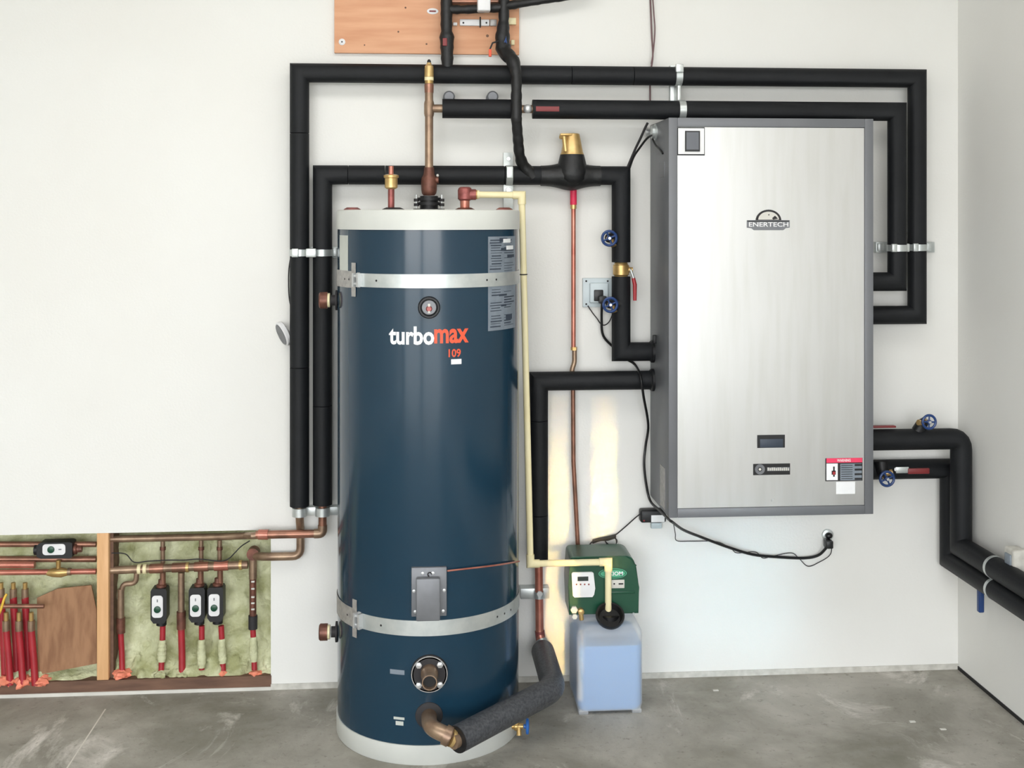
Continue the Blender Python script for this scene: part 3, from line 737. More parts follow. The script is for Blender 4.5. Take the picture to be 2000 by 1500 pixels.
# drain valve with round blue handwheel: prototype at the origin, wheel faces -y
def make_drain(scale_wheel=.027):
    root = thing('drain_valve', 'x', 'valve')
    MB().tube([(.0, -.002, 0), (.018, .012, 0), (.045, .018, 0)], [.014, .020, .022], 16).build('stem_wrap', 'tape_black', root)
    wl = MB().torus((0, -.032, 0), (0, 1, 0), scale_wheel-.004, .0045, 28, 8)
    for i in range(4):
        a = i*math.pi/2+.4; wl.cyl((0, -.032, 0), ((scale_wheel-.004)*math.cos(a), -.032, (scale_wheel-.004)*math.sin(a)), .003, n=8)
    wl.lathe((0, -.026, 0), (0, -1, 0), [(0, .008), (.010, .008), (.013, .004)], 16)
    w_ = wl.build('handwheel', 'blue_wheel', root)
    MB().lathe((0, -.039, 0), (0, -1, 0), [(0, .005), (.003, .0045)], 12).build('screw', 'screw_zinc', w_)
    MB().cyl((0, -.002, 0), (0, -.030, 0), .006).build('stem', 'brass', root)
    MB().lathe((.012, -.008, -.006), (.25, -.3, -1), [(0, .008), (.012, .008), (.013, .010), (.022, .010), (.022, .006)], 16).build('outlet', 'brass', root)
    return root
dv = make_drain(); first = True
for px, py, d, rot, sc, lb in (
    (1187, 465, DA+.02, (0, 0, 0), 1.12, 'blue handwheel drain valve on the black pipe, above the outlet box'),
    (1189, 594, DA+.03, (0, 0, 0), 1.08, 'blue handwheel drain valve on the black pipe, overlapping the outlet box'),
    (1807, 821, d1+.02, (0, math.radians(115), 0), 1.05, 'blue handwheel drain valve standing up on the upper pipe right of the cabinet'),
    (1725, 931, d2+.05, (0, math.radians(-90), 0), 1.12, 'dark blue valve knob hanging below the lower pipe beside the cabinet corner')):
    o = dv if first else copy_tree(dv); first = False
    o.location = W(px, py, d); o.rotation_euler = rot; o.scale = (sc, sc, sc); o['label'] = lb
    WL[o.name] = Vector(o.location)
o['category'] = 'valve'
# tank drain valve
dp0 = tp(math.radians(63), .042, TR+.002)
td = thing('drain_valve', 'brass drain valve with a bright blue handwheel low on the right of the tank', 'valve', dp0)
dd = Vector((math.sin(math.radians(72)), -math.cos(math.radians(72))*.3, 0)).normalized()
MB().lathe(dp0-dd*.004, dd, [(0, .009), (.010, .010), (.012, .014), (.022, .014), (.024, .009), (.040, .009)], 16).cyl(dp0+dd*.022, dp0+dd*.022+Vector((.0, -.012, -.026)), .008).cyl(dp0+dd*.018, dp0+dd*.018+Vector((-.002, 0, .022)), .007).build('body', 'brass', td)
wl = MB().torus(dp0+dd*.050, dd, .020, .0055, 24, 8)
for i in range(4):
    a = i*math.pi/2; u, v, _ = frame(dd); wl.cyl(dp0+dd*.050, dp0+dd*.050+(u*math.cos(a)+v*math.sin(a))*.020, .004, n=8)
wl.lathe(dp0+dd*.038, dd, [(0, .007), (.018, .008)], 14)
wl.build('handwheel', 'blue_bright', td)

# red lever on lower right pipe, thin red lever above the upper right pipe
lr = thing('ball_valve', 'flat red lever with zinc end on the lower pipe right of the cabinet', 'valve', W(1765, 920, d2+.045))
a0, a1, a2 = W(1752, 917, d2+.05), W(1772, 919, d2+.05), W(1814, 921, d2+.05)
MB().tube([W(1752, 917, d2+.02), a0], .009, 12).build('stem', 'galv', lr)
MB().box(a0.x-.006, a1.x+.004, a0.y-.006, a0.y, a0.z-.013, a0.z+.010, .002).build('lever_arm', 'galv', lr)
lab(MB().box(a1.x, a2.x, a0.y-.009, a0.y+.001, a1.z-.012, a1.z+.009, .003).build('lever_grip', 'red_dark', lr), 'dark red grip')
l2 = thing('valve_lever', 'thin red lever poking out right of the cabinet above the upper pipe', 'lever', W(1725, 831, d1))
MB().box(W(1690, 0, d1).x, W(1748, 0, d1).x, -d1-.012, -d1+.012, zF1+.045, zF1+.052, .002, 2).build('grip', 'red_dark', l2)
MB().cyl((W(1700, 0, d1).x, -d1, zF1+.03), (W(1700, 0, d1).x, -d1, zF1+.047), .006).build('stem', 'galv', l2)
# blue handle under the low pipe on the right wall and metal clamps
qb = onX(1915, 1146, X1)
hb = thing('valve_lever', 'small blue handle hanging below the lower pipe on the right wall', 'lever', (X1, qb.y, zb2-.03))
MB().box(X1-.010, X1+.010, qb.y-.011, qb.y+.011, zb2-.115, zb2-.02, .005, 3).build('grip', 'blue_wheel', hb)
def strut(name, label, box, bands, holes=(), cat='clamp'):
    x0, x1, y0, y1, z0, z1 = box
    root = thing(name, label, cat, ((x0+x1)/2, max(y0, y1), z0))
    MB().box(x0, x1, y0, y1, z0, z1, .001).build('channel', 'galv', root)
    for c, axis, r_ in bands:
        bnd = MB().ring(c, axis, r_, r_+.0022, .024, 36).build('clamp_band', 'galv', root)
    for h in holes:
        MB().lathe(h, (0, -1, 0), [(0, .010), (.006, .010), (.008, .006)], 6).build('bolt', 'screw_zinc', root)
    return root
yq = onX(1943, 1110, X1).y
wc = thing('wall_clamp', 'galvanised clamp holding both low pipes on the right wall', 'clamp', (XR, yq, zb2-.06))
MB().box(XR-.016, XR-.001, yq-.012, yq+.012, zb2-.06, zb1+.06, .002).build('channel', 'galv', wc)
MB().ring((X1, yq, zb1), (0, 1, 0), .0385, .0402, .014).build('clamp_band', 'galv', wc)
MB().ring((X1, yq, zb2), (0, 1, 0), .0365, .0382, .014).build('clamp_band', 'galv', wc)
p = onX(1984, 1092, XR-.025)
ob = thing('wall_box', 'olive grey plastic box on the right wall just above the low pipes', 'wall box', (XR, p.y, p.z-.05))
MB().box(XR-.05, XR-.0005, p.y-.035, p.y+.035, p.z-.055, p.z+.038, .008, 3).build('housing', 'gypsum_edge', ob)
MB().box(XR-.056, XR-.048, p.y-.02, p.y+.02, p.z-.03, p.z+.02, .004).build('face', 'label_grey', ob)

# wall struts with clamps for the insulated pipes
zl = W(600, 493, .03).z
strut('strut_clamp', 'galvanised strut with bands holding the two upright pipes left of the tank', (xAl-.02, W(664, 0, .02).x, -.028, -.001, zl-.02, zl+.02),
      [((xAl, -DA, zl), (0, 0, 1), PR), ((xCl, -DA, zl), (0, 0, 1), PR)], [((xAl+xCl)/2*Vector((1, 0, 0))+Vector((0, -.03, zl)), ), ][0:0])
st1 = [o for o in COL.objects if o.name.startswith('strut_clamp')][-1]
for px in (577, 608, 652):
    a = W(px, 493, .095 if px != 652 else .04); w2 = .018 if px == 608 else .012
    MB().box(a.x-w2, a.x+w2, -(.112 if px != 652 else .045), -.026, zl-.015, zl+.016, .003).build('clamp_ear', 'galv', st1)
zl2 = W(600, 997, .03).z
s2 = strut('strut_clamp', 'galvanised strut at the foot of the two upright insulated pipes left of the tank', (W(572, 0, .02).x, W(664, 0, .02).x, -.042, -.001, zl2-.016, zl2+.014), [])
for x_ in (xAl, xCl): MB().ring((x_, -DA, zl2+.004), (0, 0, 1), .0148, .026, .03, 28).build('clamp_band', 'galv', s2)
xs_ = W(1320, 0, .03).x
s3 = strut('strut_clamp', 'galvanised upright strut joining the two top pipes above the cabinet left corner', (xs_-.02, xs_+.02, -.028, -.001, zB-.04, zAt+.045),
      [((xs_, -DA, zAt), (1, 0, 0), PR), ((xs_, -DB, zB), (1, 0, 0), PR)])
MB().box(xs_-.006, xs_+.006, -.09, -.028, zB+.036, zAt-.036, .002).build('clamp_ear', 'galv', s3)
MB().box(xs_-.016, xs_+.012, -.11, -.09, zAt+.01, zAt+.04, .003).build('clamp_ear', 'galv', s3)
xs_ = W(993, 0, .03).x
s4 = strut('strut_clamp', 'galvanised upright strut behind the middle pipe right of the tank top', (xs_-.018, xs_+.018, -.028, -.001, zC-.13, zC+.085), [((xs_, -DA, zC), (1, 0, 0), PR)])
MB().box(xs_-.012, xs_+.012, -DA-PR-.008, -DA-.02, zC-.012, zC+.030, .003).build('clamp_ear', 'galv', s4)
MB().lathe((xs_, -.0285, zC+.062), (0, -1, 0), [(0, .008), (.003, .007)], 14).build('bolt', 'screw_zinc', s4)
MB().lathe((xs_, -.0285, zC-.052), (0, -1, 0), [(0, .010), (.003, .009)], 14).build('bolt', 'screw_zinc', s4)
zl = W(1768, 483, .03).z
s5 = strut('strut_clamp', 'galvanised level strut clamping the two upright pipes right of the cabinet', (W(1712, 0, .03).x, W(1826, 0, .03).x, -.028, -.001, zl-.02, zl+.02),
      [((xBr, -DB, zl), (0, 0, 1), PR), ((xAr, -DA, zl), (0, 0, 1), PR)])
for px, dd_ in ((1721, .045), (1748, DB+.037), (1772, DB+.01), (1790, DA+.037), (1815, .045)):
    a = W(px, 483, dd_); MB().box(a.x-.010, a.x+.010, -dd_, -dd_+.014, zl-.014, zl+.016, .003).build('clamp_ear', 'galv', s5)
zl = W(1045, 1156, .03).z
s6 = strut('strut_clamp', 'galvanised short strut clamping the copper drop low between tank and feeder', (W(1016, 0, .03).x, W(1072, 0, .03).x, -.048, -.001, zl-.02, zl+.018), [((W(1053, 0, DA).x, -DA, zl), (0, 0, 1), .015)])
a = W(1054, 1160, DA+.02); MB().lathe((a.x, -DA-.012, a.z), (0, -1, 0), [(0, .011), (.010, .011)], 6).build('bolt', 'screw_zinc', s6)
# two round hanger ends showing over the inner top pipe
hg = None
for px, lb in ((877, 'round zinc pipe hanger over the inner top pipe, nearer the copper riser'), (962, 'round zinc pipe hanger over the inner top pipe, nearer the bent taped pipe')):
    p = W(px, 189, .07)
    if hg is None:
        hg = thing('pipe_hanger', lb, 'hanger', p)
        MB().lathe(p+Vector((0, .068, 0)), (0, -1, 0), [(0, .021), (.006, .021), (.010, .012), (.055, .011), (.058, .019), (.072, .021), (.078, .016)], 24).build('disc', 'steel_grey', hg)
        MB().cyl(p+Vector((0, .02, 0)), p+Vector((0, -.03, -.055)), .005).build('rod', 'galv', hg)
        h = hg
    else:
        h = copy_tree(hg); h.location = p; h['label'] = lb

# ------------------------------------------------------------------ heat pump cabinet
CD = .33
cx0, cx1 = W(1306, 0, CD).x, W(1706, 0, CD).x; cz0 = W(1506, 1008, CD).z; cz1 = W(1506, 231, CD).z
cab = thing('heat_pump_cabinet', 'large grey wall cabinet with a shiny stainless steel front panel', 'cabinet', ((cx0+cx1)/2, 0, cz0))
MB().box(cx0, cx1, -CD+.012, -.001, cz0, cz1, .003).build('housing', 'cab_grey', cab)
ft = .031
fr = MB()
for (a, b, c, d) in ((cx0, cx0+ft, cz0, cz1), (cx1-ft, cx1, cz0, cz1), (cx0+ft, cx1-ft, cz0, cz0+ft), (cx0+ft, cx1-ft, cz1-ft, cz1)): fr.box(a, b, -CD, -CD+.0125, c, d, .002)
lab(fr.build('front_frame', 'cab_grey', cab), 'grey frame round the front')
px0, px1, pz0, pz1 = cx0+ft+.001, cx1-ft-.001, cz0+ft+.001, cz1-ft-.001
fpb = MB(); rr = []
for j in range(61):
    z = pz0+(pz1-pz0)*j/60; row = []
    for i in range(33):
        x = px0+(px1-px0)*i/32
        row.append(fpb.bm.verts.new((x, -CD+.0042+.0022*(.5+.5*noise.noise(Vector((x*2.2, 5, z*3.4))))*math.sin(math.pi*i/32)*math.sin(math.pi*j/60), z)))
    rr.append(row)
for j in range(60):
    for i in range(32): fpb.bm.faces.new((rr[j][i], rr[j][i+1], rr[j+1][i+1], rr[j+1][i]))
fpb.box(px0, px1, -CD+.0075, -CD+.0115, pz0, pz1)
lab(fpb.build('front_panel', 'stainless', cab), 'smeared stainless steel panel')
FP = -CD+.004
def cpx(px, py): return W(px, py, CD-.004)
def plate(x0, x1, y0, y1, t, mtl, name, parent, bev=.0, off=0):
    a, b = cpx(x0, y1), cpx(x1, y0)
    return MB().box(a.x, b.x, FP-off-t, FP-off, a.z, b.z, bev).build(name, mtl, parent)
dsp = lab(plate(1322, 1376, 249, 303.5, .004, 'dark', 'display', cab, .0), 'square control display')
plate(1324, 1374.5, 251, 301, .002, 'white_plastic', 'bezel', dsp, 0, .004)
plate(1337, 1366, 256, 296, .003, 'black', 'screen_frame', dsp, 0, .006)
plate(1339.5, 1363.5, 258.5, 292.5, .001, 'screen', 'screen', dsp, 0, .009)
# maker badge: dome over a lettered banner
c = cpx(1501, 430); pxm = m_(1, CD)
def P2(x, y): return (c.x+(x-1501)*pxm, c.z-(y-430)*pxm)
lg = thing  # readability
bd_ = MB().prism([P2(x, y) for x, y in ((1457, 430), (1472, 430), (1530, 430), (1544, 430), (1544, 445), (1536, 446), (1531, 450), (1471, 450), (1466, 446), (1457, 445))][::-1], FP-.0012, FP)
badge = lab(bd_.build('maker_badge', 'steel_grey', cab, smooth=False), 'dark domed maker badge')
dm = [P2(1501+27*math.cos(a)*1.0, 431-22*math.sin(a)) for a in [math.pi*i/20 for i in range(21)]]
dm = [P2(1474, 431)]+[P2(1501+26*math.cos(math.pi*(1-i/20)), 431-22*math.sin(math.pi*i/20)) for i in range(21)]+[P2(1528, 431)]
MB().prism(dm, FP-.001, FP).build('dome', 'gasket', badge, smooth=False)
di = [P2(1501+21*math.cos(math.pi*(1-i/20)), 429-16*math.sin(math.pi*i/20)) for i in range(21)]
MB().prism(di, FP-.0014, FP-.0009).build('globe', 'off_white', badge, smooth=False)
MB().prism([P2(x, y) for x, y in ((1499, 419), (1503, 418), (1502, 421))], FP-.0018, FP-.0013).prism([P2(x, y) for x, y in ((1508, 426), (1514, 421), (1520, 427), (1510, 429))], FP-.0018, FP-.0013).build('emblem', 'gasket', badge, smooth=False)
MB().prism([P2(x, y) for x, y in ((1458, 431), (1543, 431), (1543, 433), (1458, 433))], FP-.0018, FP-.001).build('band', 'dark', badge, smooth=False)
cb_ = Vector((c.x, 0, c.z-(438.5-430)*pxm))
MB().text('ENERTECH', lambda x, y, t: Vector((cb_.x+x, FP-.0012-t, cb_.z+y)), 80*pxm, 9*pxm, bold=.01).build('lettering', 'white_plastic', badge, smooth=False)
# recessed pull
hd = lab(plate(1479, 1533, 849, 875, .0006, 'dark', 'pull_handle', cab), 'dark recessed pull')
a, b = cpx(1484, 874), cpx(1529, 857)
MB().box(a.x, b.x, FP-.0022, FP-.0006, a.z, b.z, .0005).build('grip_lip', 'label_dark', hd)
lb_ = lab(plate(1471, 1543, 905, 928, .001, 'black', 'name_strip', cab), 'small black name strip with a round mark')
p = cpx(1484, 916.5); MB().ring((p.x, FP-.0015, p.z), (0, 1, 0), .0075, .0175, .001, 28).build('round_mark', 'steel_grey', lb_)
MB().ring((p.x, FP-.0018, p.z), (0, 1, 0), .0, .0045, .001, 20).build('mark_centre', 'off_white', lb_)
plate(1498, 1542, 912, 920, .0005, 'steel_grey', 'lettering_strip', lb_, 0, .001)
ss = MB()
for i in range(11):
    x0 = 1499+i*3.9; a, b = cpx(x0, 919), cpx(x0+2.6, 913+(i % 3 == 1)); ss.box(a.x, b.x, FP-.0019, FP-.0014, a.z, b.z)
ss.build('small_print', 'off_white', lb_)
# warning label
wl_ = lab(plate(1612, 1684.5, 894, 940, .0006, 'gasket', 'warning_label', cab), 'red topped warning label')
plate(1614, 1684, 894, 904, .0005, 'red_header', 'header', wl_, 0, .0006)
pt = cpx(1648, 899); MB().text('WARNING', lambda x, y, t: Vector((pt.x+x, FP-.0011-t, pt.z+y)), 28*pxm, 5.5*pxm, bold=.01).build('lettering', 'label_white', wl_, smooth=False)
plate(1614, 1636, 905, 938, .0005, 'label_white', 'picture_panel', wl_, 0, .0006)
plate(1641, 1683, 905, 938, .0005, 'label_grey', 'text_panel', wl_, 0, .0006)
q = MB()
for i in range(4):
    a, b = cpx(1669, 910+i*9), cpx(1683, 906+i*9); q.box(a.x, b.x, FP-.0015, FP-.0011, a.z, b.z)
a, b = cpx(1627, 931), cpx(1630, 911); q.box(a.x, b.x, FP-.0015, FP-.0011, a.z, b.z)
a, b = cpx(1624, 927), cpx(1632, 919); q.box(a.x, b.x, FP-.0015, FP-.0011, a.z, b.z)
for i in range(7):
    a, b = cpx(1643, 909.5+i*4.3), cpx(1665, 908+i*4.3); q.box(a.x, b.x, FP-.0014, FP-.0011, a.z, b.z)
q.build('small_print', 'dark', wl_)
a, b = cpx(1626, 927), cpx(1631, 921); MB().box(a.x, b.x, FP-.0018, FP-.0014, a.z, b.z).build('red_mark', 'red_plastic', wl_)
plate(1633, 1670, 940.5, 965, .0006, 'label_white', 'white_sticker', cab)
p = cpx(1508.5, 977); MB().lathe((p.x, FP, p.z), (0, -1, 0), [(0, .005), (.003, .004)], 14).build('screw', 'screw_zinc', cab)
# left side: stickers and cable glands
def side(px, py, w=0): # point on the cabinet's left side
    k_ = onX(px, py, cx0); return k_
for (xa, xb, ya, yb_, nm, mt) in ((1288, 1298, 318, 347, 'side_sticker', 'steel_grey'), (1290, 1299, 906, 985, 'side_sticker', 'galv_dull')):
    a, b = side(xa, (ya+yb_)/2), side(xb, (ya+yb_)/2); z1 = side(xa, ya).z; z0_ = side(xa, yb_).z
    o = MB().box(cx0-.0015, cx0+.001, min(a.y, b.y), max(a.y, b.y), z0_, z1).build(nm, mt, cab)
    lab(o, 'pale sticker on the cabinet side')
for px, py in ((1262, 258), (1279, 259)):
    a = side(px if px > 1270 else 1274, py)
    glm = MB().lathe(a+Vector((.002, 0, 0)), (-1, 0, 0), [(0, .017), (.008, .017), (.010, .013), (.020, .013), (.021, .018), (.028, .018)], 20)
    lab(glm.build('cable_gland', 'screw_zinc', cab), 'zinc cable gland'); break
a = side(1281, 258); lab(MB().lathe(a+Vector((.002, 0, .0)), (-1, 0, 0), [(0, .030), (.006, .030), (.008, .024), (.018, .024)], 24).build('cable_gland', 'galv', cab), 'zinc cable gland')
for zq, nm in ((zCb, 'pipe_boot'), (zE, 'pipe_boot'), ):
    MB().lathe((cx0+.001, -DA, zq), (-1, 0, 0), [(0, .041), (.010, .041), (.014, .037)], 32).build(nm, 'dark', cab)
for zq, dq in ((zBb, DB), (W(1791, 615, DA).z, DA), (zF1, d1), (zF2, d2)):
    MB().lathe((cx1-.001, -dq, zq), (1, 0, 0), [(0, .044), (.004, .044), (.006, .041)], 32).build('pipe_boot', 'dark', cab)
MB().box(cx0-.012, cx0+.002, -.12, -.10, zCb+.035, zCb+.065, .003).build('side_catch', 'dark', cab)

# ------------------------------------------------------------------ electrical things
ox0, ox1 = W(1138, 0, .01).x, W(1199, 0, .01).x; oz0, oz1 = W(1167, 600, .01).z, W(1167, 543, .01).z
out = thing('wall_outlet', 'pale blue-grey outlet box with a black plug, left of the upright black pipe', 'outlet', ((ox0+ox1)/2, 0, oz0))
MB().box(ox0, ox1, -.012, -.0005, oz0, oz1, .003).build('cover_plate', 'outlet_blue', out)
a, b = W(1151, 592, .012), W(1188, 552, .012)
MB().box(a.x, b.x, -.022, -.0115, a.z, b.z, .006, 3).build('flip_cover', 'outlet_blue', out)
a, b = W(1160, 588, .022), W(1178, 566, .022)
MB().box(a.x, b.x, -.026, -.0215, a.z, b.z, .003).build('receptacle', 'black', out)
for px, py in ((1145, 549), (1187, 549), (1145, 594)):
    MB().lathe(W(px, py, .012), (0, -1, 0), [(-.001, .004), (.002, .003)], 10).build('screw', 'gasket', out)
def cable(label, pts, r, name='power_cable', m='black', cat='cable', plug=None):
    root = thing(name, label, cat, pts[0]); MB().tube(spline(pts, 6), r, 8).build('cord', m, root)
    if plug: plug(root)
    return root
def plug1(root):
    p = W(1176, 585, .03); MB().box(p.x-.014, p.x+.014, -.055, -.026, p.z-.014, p.z+.014, .004).build('plug', 'black', root)
cable('thick black cable from the wall outlet down past the cabinet',
      [W(1176, 590, .045), W(1175, 620, .03), W(1178, 655, .02), W(1200, 680, .018), W(1222, 700, .018), W(1240, 712, .02), W(1251, 735, .115), W(1257, 775, .11), W(1266, 830, .05), W(1261, 870, .03), W(1258, 905, .03), W(1262, 945, .03), W(1270, 978, .04), W(1287, 996, .14), W(1310, 1018, .29)], .0048, plug=plug1)
cable('thin dark wire looping below the outlet box', [W(1148, 597, .014), W(1158, 612, .012), W(1166, 622, .012), W(1173, 632, .012), W(1181, 635, .012), W(1190, 628, .012), W(1197, 612, .015)], .002, m='gasket')
def plug2(root):
    p = W(1617, 1062, .03); MB().box(p.x-.013, p.x+.013, -.055, -.014, p.z-.013, p.z+.016, .004).build('plug', 'black', root)
cable('thick black cable sagging under the cabinet to the small wall socket', [W(1311, 1018, .29), W(1335, 1035, .2), W(1372, 1050, .12), W(1420, 1068, .06), W(1470, 1083, .03), W(1520, 1088, .015), W(1570, 1090, .015), W(1597, 1085, .02), W(1612, 1072, .04), W(1616, 1064, .05)], .0052, plug=plug2)
cable('thin dark wire hanging loosely below the thick cable under the cabinet', [W(1315, 1020, .2), W(1319, 1042, .1), W(1322, 1056, .03), W(1350, 1057, .012), W(1400, 1058, .012), W(1428, 1072, .02), W(1440, 1080, .012), W(1475, 1078, .02), W(1490, 1090, .012), W(1510, 1086, .012), W(1545, 1080, .012), W(1560, 1090, .01), W(1578, 1106, .01), W(1600, 1098, .01), W(1620, 1085, .012), W(1624, 1070, .015), W(1615, 1063, .03)], .0016, m='gasket')
so_ = thing('wall_socket', 'small grey socket on the wall under the cabinet with a black plug', 'outlet', W(1618, 1070, 0))
a = W(1618, 1046, .012); MB().lathe((a.x, -.0005, a.z), (0, -1, 0), [(0, .022), (.008, .021), (.010, .016)], 24).build('ring_plate', 'galv', so_)
MB().sphere((a.x, -.018, a.z+.001), .014, (1, .8, .8)).build('plug_head', 'black', so_)
MB().box(a.x-.014, a.x+.010, -.013, -.0005, a.z-.05, a.z-.012, .004).build('cover', 'steel_grey', so_)
# power brick
bk = thing('power_brick', 'black power brick with a white label on the wall at the cabinet lower left corner', 'power adapter', W(1276, 1020, .0))
a, b = W(1250, 1020, .03), W(1300, 994, .03)
MB().box(a.x, b.x, -.045, -.0005, a.z, b.z, .008, 3).build('body', 'dark', bk)
a, b = W(1272, 1020, .046), W(1298, 1006, .046); MB().box(a.x, b.x, -.0465, -.044, a.z, b.z).build('label_sticker', 'label_white', bk)
a, b = W(1272, 1033, .02), W(1293, 1021, .02); MB().box(a.x, b.x, -.02, -.0005, a.z, b.z, .003).build('tab', 'outlet_blue', bk)
p = W(1258, 1017, .046); MB().sphere(p, .003).build('indicator', 'red_plastic', bk)
cable('thin cord from the power brick down to the green feeder', [W(1250, 1004, .03), W(1240, 1012, .02), W(1220, 1030, .012), W(1200, 1046, .012), W(1185, 1050, .014), W(1160, 1056, .014), W(1150, 1066, .03), W(1138, 1082, .06), W(1134, 1094, .08)], .0022, m='gasket')
bn = thing('cord_bundle', 'black tied bundle of spare cord hanging above the green feeder', 'cord', W(1180, 1055, .02))
random.seed(5); bb = MB()
for i in range(6):
    ph = random.uniform(-.006, .006)
    bb.tube(spline([W(1157, 1055+i*1.2, .018+ph), W(1172, 1051+i, .022+ph), W(1187, 1048+i*1.4, .02+ph), W(1203, 1044+i*1.2, .018+ph)], 4), .0026, 7)
bb.build('strands', 'black', bn)
lp = MB()
for i in range(3): lp.tube(spline([W(1180, 1054, .02), W(1190, 1064+i*2, .025), W(1202, 1066-i, .024), W(1203+i, 1054, .022), W(1194, 1048, .02)], 5), .0014, 6)
lp.build('loose_loop', 'gasket', bn)
# wires at the top
cable('thin brown wire pair dropping down the wall to the top pipes', [W(1268, -40, .01), W(1271, 20, .01), W(1273, 70, .012), W(1275, 110, .02), W(1270, 150, .018), W(1270, 215, .015)], .0032, m='lavender_wire')
cable('second thin brown wire beside the first, dropping to the top pipes', [W(1272, -40, .02), W(1277, 25, .02), W(1279, 60, .02), W(1276, 100, .03), W(1272, 125, .035)], .0026, m='lavender_wire')
cable('dark brown cable from the cabinet top corner down to the bend of the middle pipe', [W(1265, 240, .15), W(1260, 250, .14), W(1250, 272, .12), W(1240, 293, .10), W(1226, 326, .08)], .0045, m='gasket')
cable('black cable from the cabinet gland slanting down beside the brown cable', [side(1277, 262), W(1264, 270, .17), W(1250, 288, .13), W(1238, 306, .1), W(1229, 330, .08)], .004)
cable('thin black lead drooping on the cabinet side below the gland', [side(1281, 272)+Vector((-.012, 0, 0)), side(1285, 284)+Vector((-.008, 0, 0)), side(1292, 293)+Vector((-.005, 0, 0)), side(1296, 300)+Vector((-.003, 0, 0))], .0035)
cable('thin grey wire bowing out left of the outermost upright pipe', [W(568, 500, .02), W(564, 530, .012), W(564, 570, .01), W(568, 598, .015), W(578, 615, .02)], .0022, m='gasket')
# round sensor on the wall
p = W(553, 652, .03)
rs = thing('round_sensor', 'round white wall sensor with a grey face left of the insulated pipes', 'sensor', p)
ax_ = Vector((-.84, -.38, -.38)).normalized()
MB().lathe(p-ax_*.014, ax_, [(0, .034), (.006, .044), (.018, .046), (.022, .043)], 40).build('shell', 'white_plastic', rs)
lab(MB().lathe(p+ax_*.008, ax_, [(0, .040), (.002, .038)], 40).build('face', 'steel_grey', rs), 'grey face')
MB().cyl(p-ax_*.012, Vector((p.x+.03, -.001, p.z)), .012).build('mount', 'white_plastic', rs)

# ------------------------------------------------------------------ glycol feeder: jug + green controller
fd = thing('glycol_feeder', 'white plastic jug of light blue liquid with a dark green pump controller on top', 'feeder', W(1190, 1395, .2)*Vector((1, 1, 0)) if False else (W(1190, 0, .2).x, -.2, 0))
jx0, jx1 = W(1128, 0, .31).x, W(1257, 0, .31).x; jy0, jy1 = -.31, -.055
zj = lambda py, d=.31: CH+(HY-py)*(DW-d)/F
def rrect(x0, x1, y0, y1, z, r, n=6):
    pts = []
    for cx_, cy_, a0 in ((x1-r, y1-r, 0), (x0+r, y1-r, 90), (x0+r, y0+r, 180), (x1-r, y0+r, 270)):
        for i in range(n+1):
            a = math.radians(a0+90*i/n); pts.append(Vector((cx_+r*math.cos(a), cy_+r*math.sin(a), z)))
    return pts
jt = zj(1238)
prof = [(.010, .012, .03), (.014, .004, .03), (.03, 0, .03), (.13, .0, .03), (jt-.03, .0, .03), (jt-.014, .002, .03), (jt, .008, .03), (jt+.010, .018, .03), (jt+.013, .030, .03)]
MB().rings([rrect(jx0+i, jx1-i, jy0+i*.9, jy1-i*.9, z, r_) for z, i, r_ in prof]).build('jug', 'jug_plastic', fd)
zlq = zj(1270)
MB().rings([rrect(jx0+i+.003, jx1-i-.003, jy0+i+.003, jy1-i-.003, z, .028) for z, i in ((.014, .008), (.03, 0), (zlq, 0))]).build('liquid', 'glycol', fd)
for x_ in (jx0+.022, jx1-.022):
    for y_ in (jy0+.022, jy1-.022):
        MB().box(x_-.017, x_+.017, y_-.017, y_+.017, 0, .016, .005).build('foot', 'jug_plastic', fd)
gx0, gx1 = W(1108, 0, .20).x, W(1247, 0, .22).x; gz0 = zj(1206, .22); gz1 = zj(1092, .22)
ol = []
rt = .035
W_ = gx1-gx0; Hh = gz1-gz0
ol = [(gx0+.004, gz0), (gx1, gz0), (gx1+.002, gz0+Hh*.45), (gx1-.008, gz0+Hh*.8)]
for i in range(7): a = math.pi/2*i/6; ol.append((gx1-.012-rt+rt*math.cos(a), gz1-rt+rt*math.sin(a)))
for i in range(5): a = math.pi/2+math.pi/2*i/4; ol.append((gx0+.006+.015+.015*math.cos(a), gz1-.015+.015*math.sin(a)))
ol.append((gx0, gz0+Hh*.5))
gb = MB(); b_ = bmesh.new()
V0 = [b_.verts.new((x, -.225, z)) for x, z in ol]; V1 = [b_.verts.new((x+(.004 if x < (gx0+gx1)/2 else 0), -.07, z)) for x, z in ol]
n_ = len(ol)
for i in range(n_): b_.faces.new((V0[i], V0[(i+1) % n_], V1[(i+1) % n_], V1[i]))
f0 = b_.faces.new(V0[::-1]); b_.faces.new(V1)
bmesh.ops.bevel(b_, geom=list(f0.edges), offset=.005, segments=3, affect='EDGES')
gb.merge(b_)
ctl = lab(gb.build('controller', 'green', fd), 'dark green controller housing')
def gp(px, py, d=.225): return W(px, py, d)
a, b = gp(1114, 1166), gp(1162, 1116)
pn = [(a.x+.004, b.z-.004), (a.x+.008, b.z), (b.x-.012, b.z), (b.x-.006, b.z-.004), (b.x, a.z+.03), (b.x-.004, a.z+.008), (b.x-.010, a.z), (a.x+.014, a.z), (a.x+.008, a.z+.006)]
pnl = MB().prism(pn[::-1], -.232, -.224).build('control_panel', 'white_plastic', ctl)
a, b = gp(1128, 1135, .233), gp(1149, 1126, .233); 
MB().box(a.x, b.x, -.2335, -.2315, a.z, b.z).build('display', 'lcd', ctl)
kb = MB()
for i in range(4):
    p = gp(1126+i*8, 1141.5, .233); kb.lathe(Vector((p.x, -.2315, p.z)), (0, -1, 0), [(0, .003), (.0015, .003)], 10)
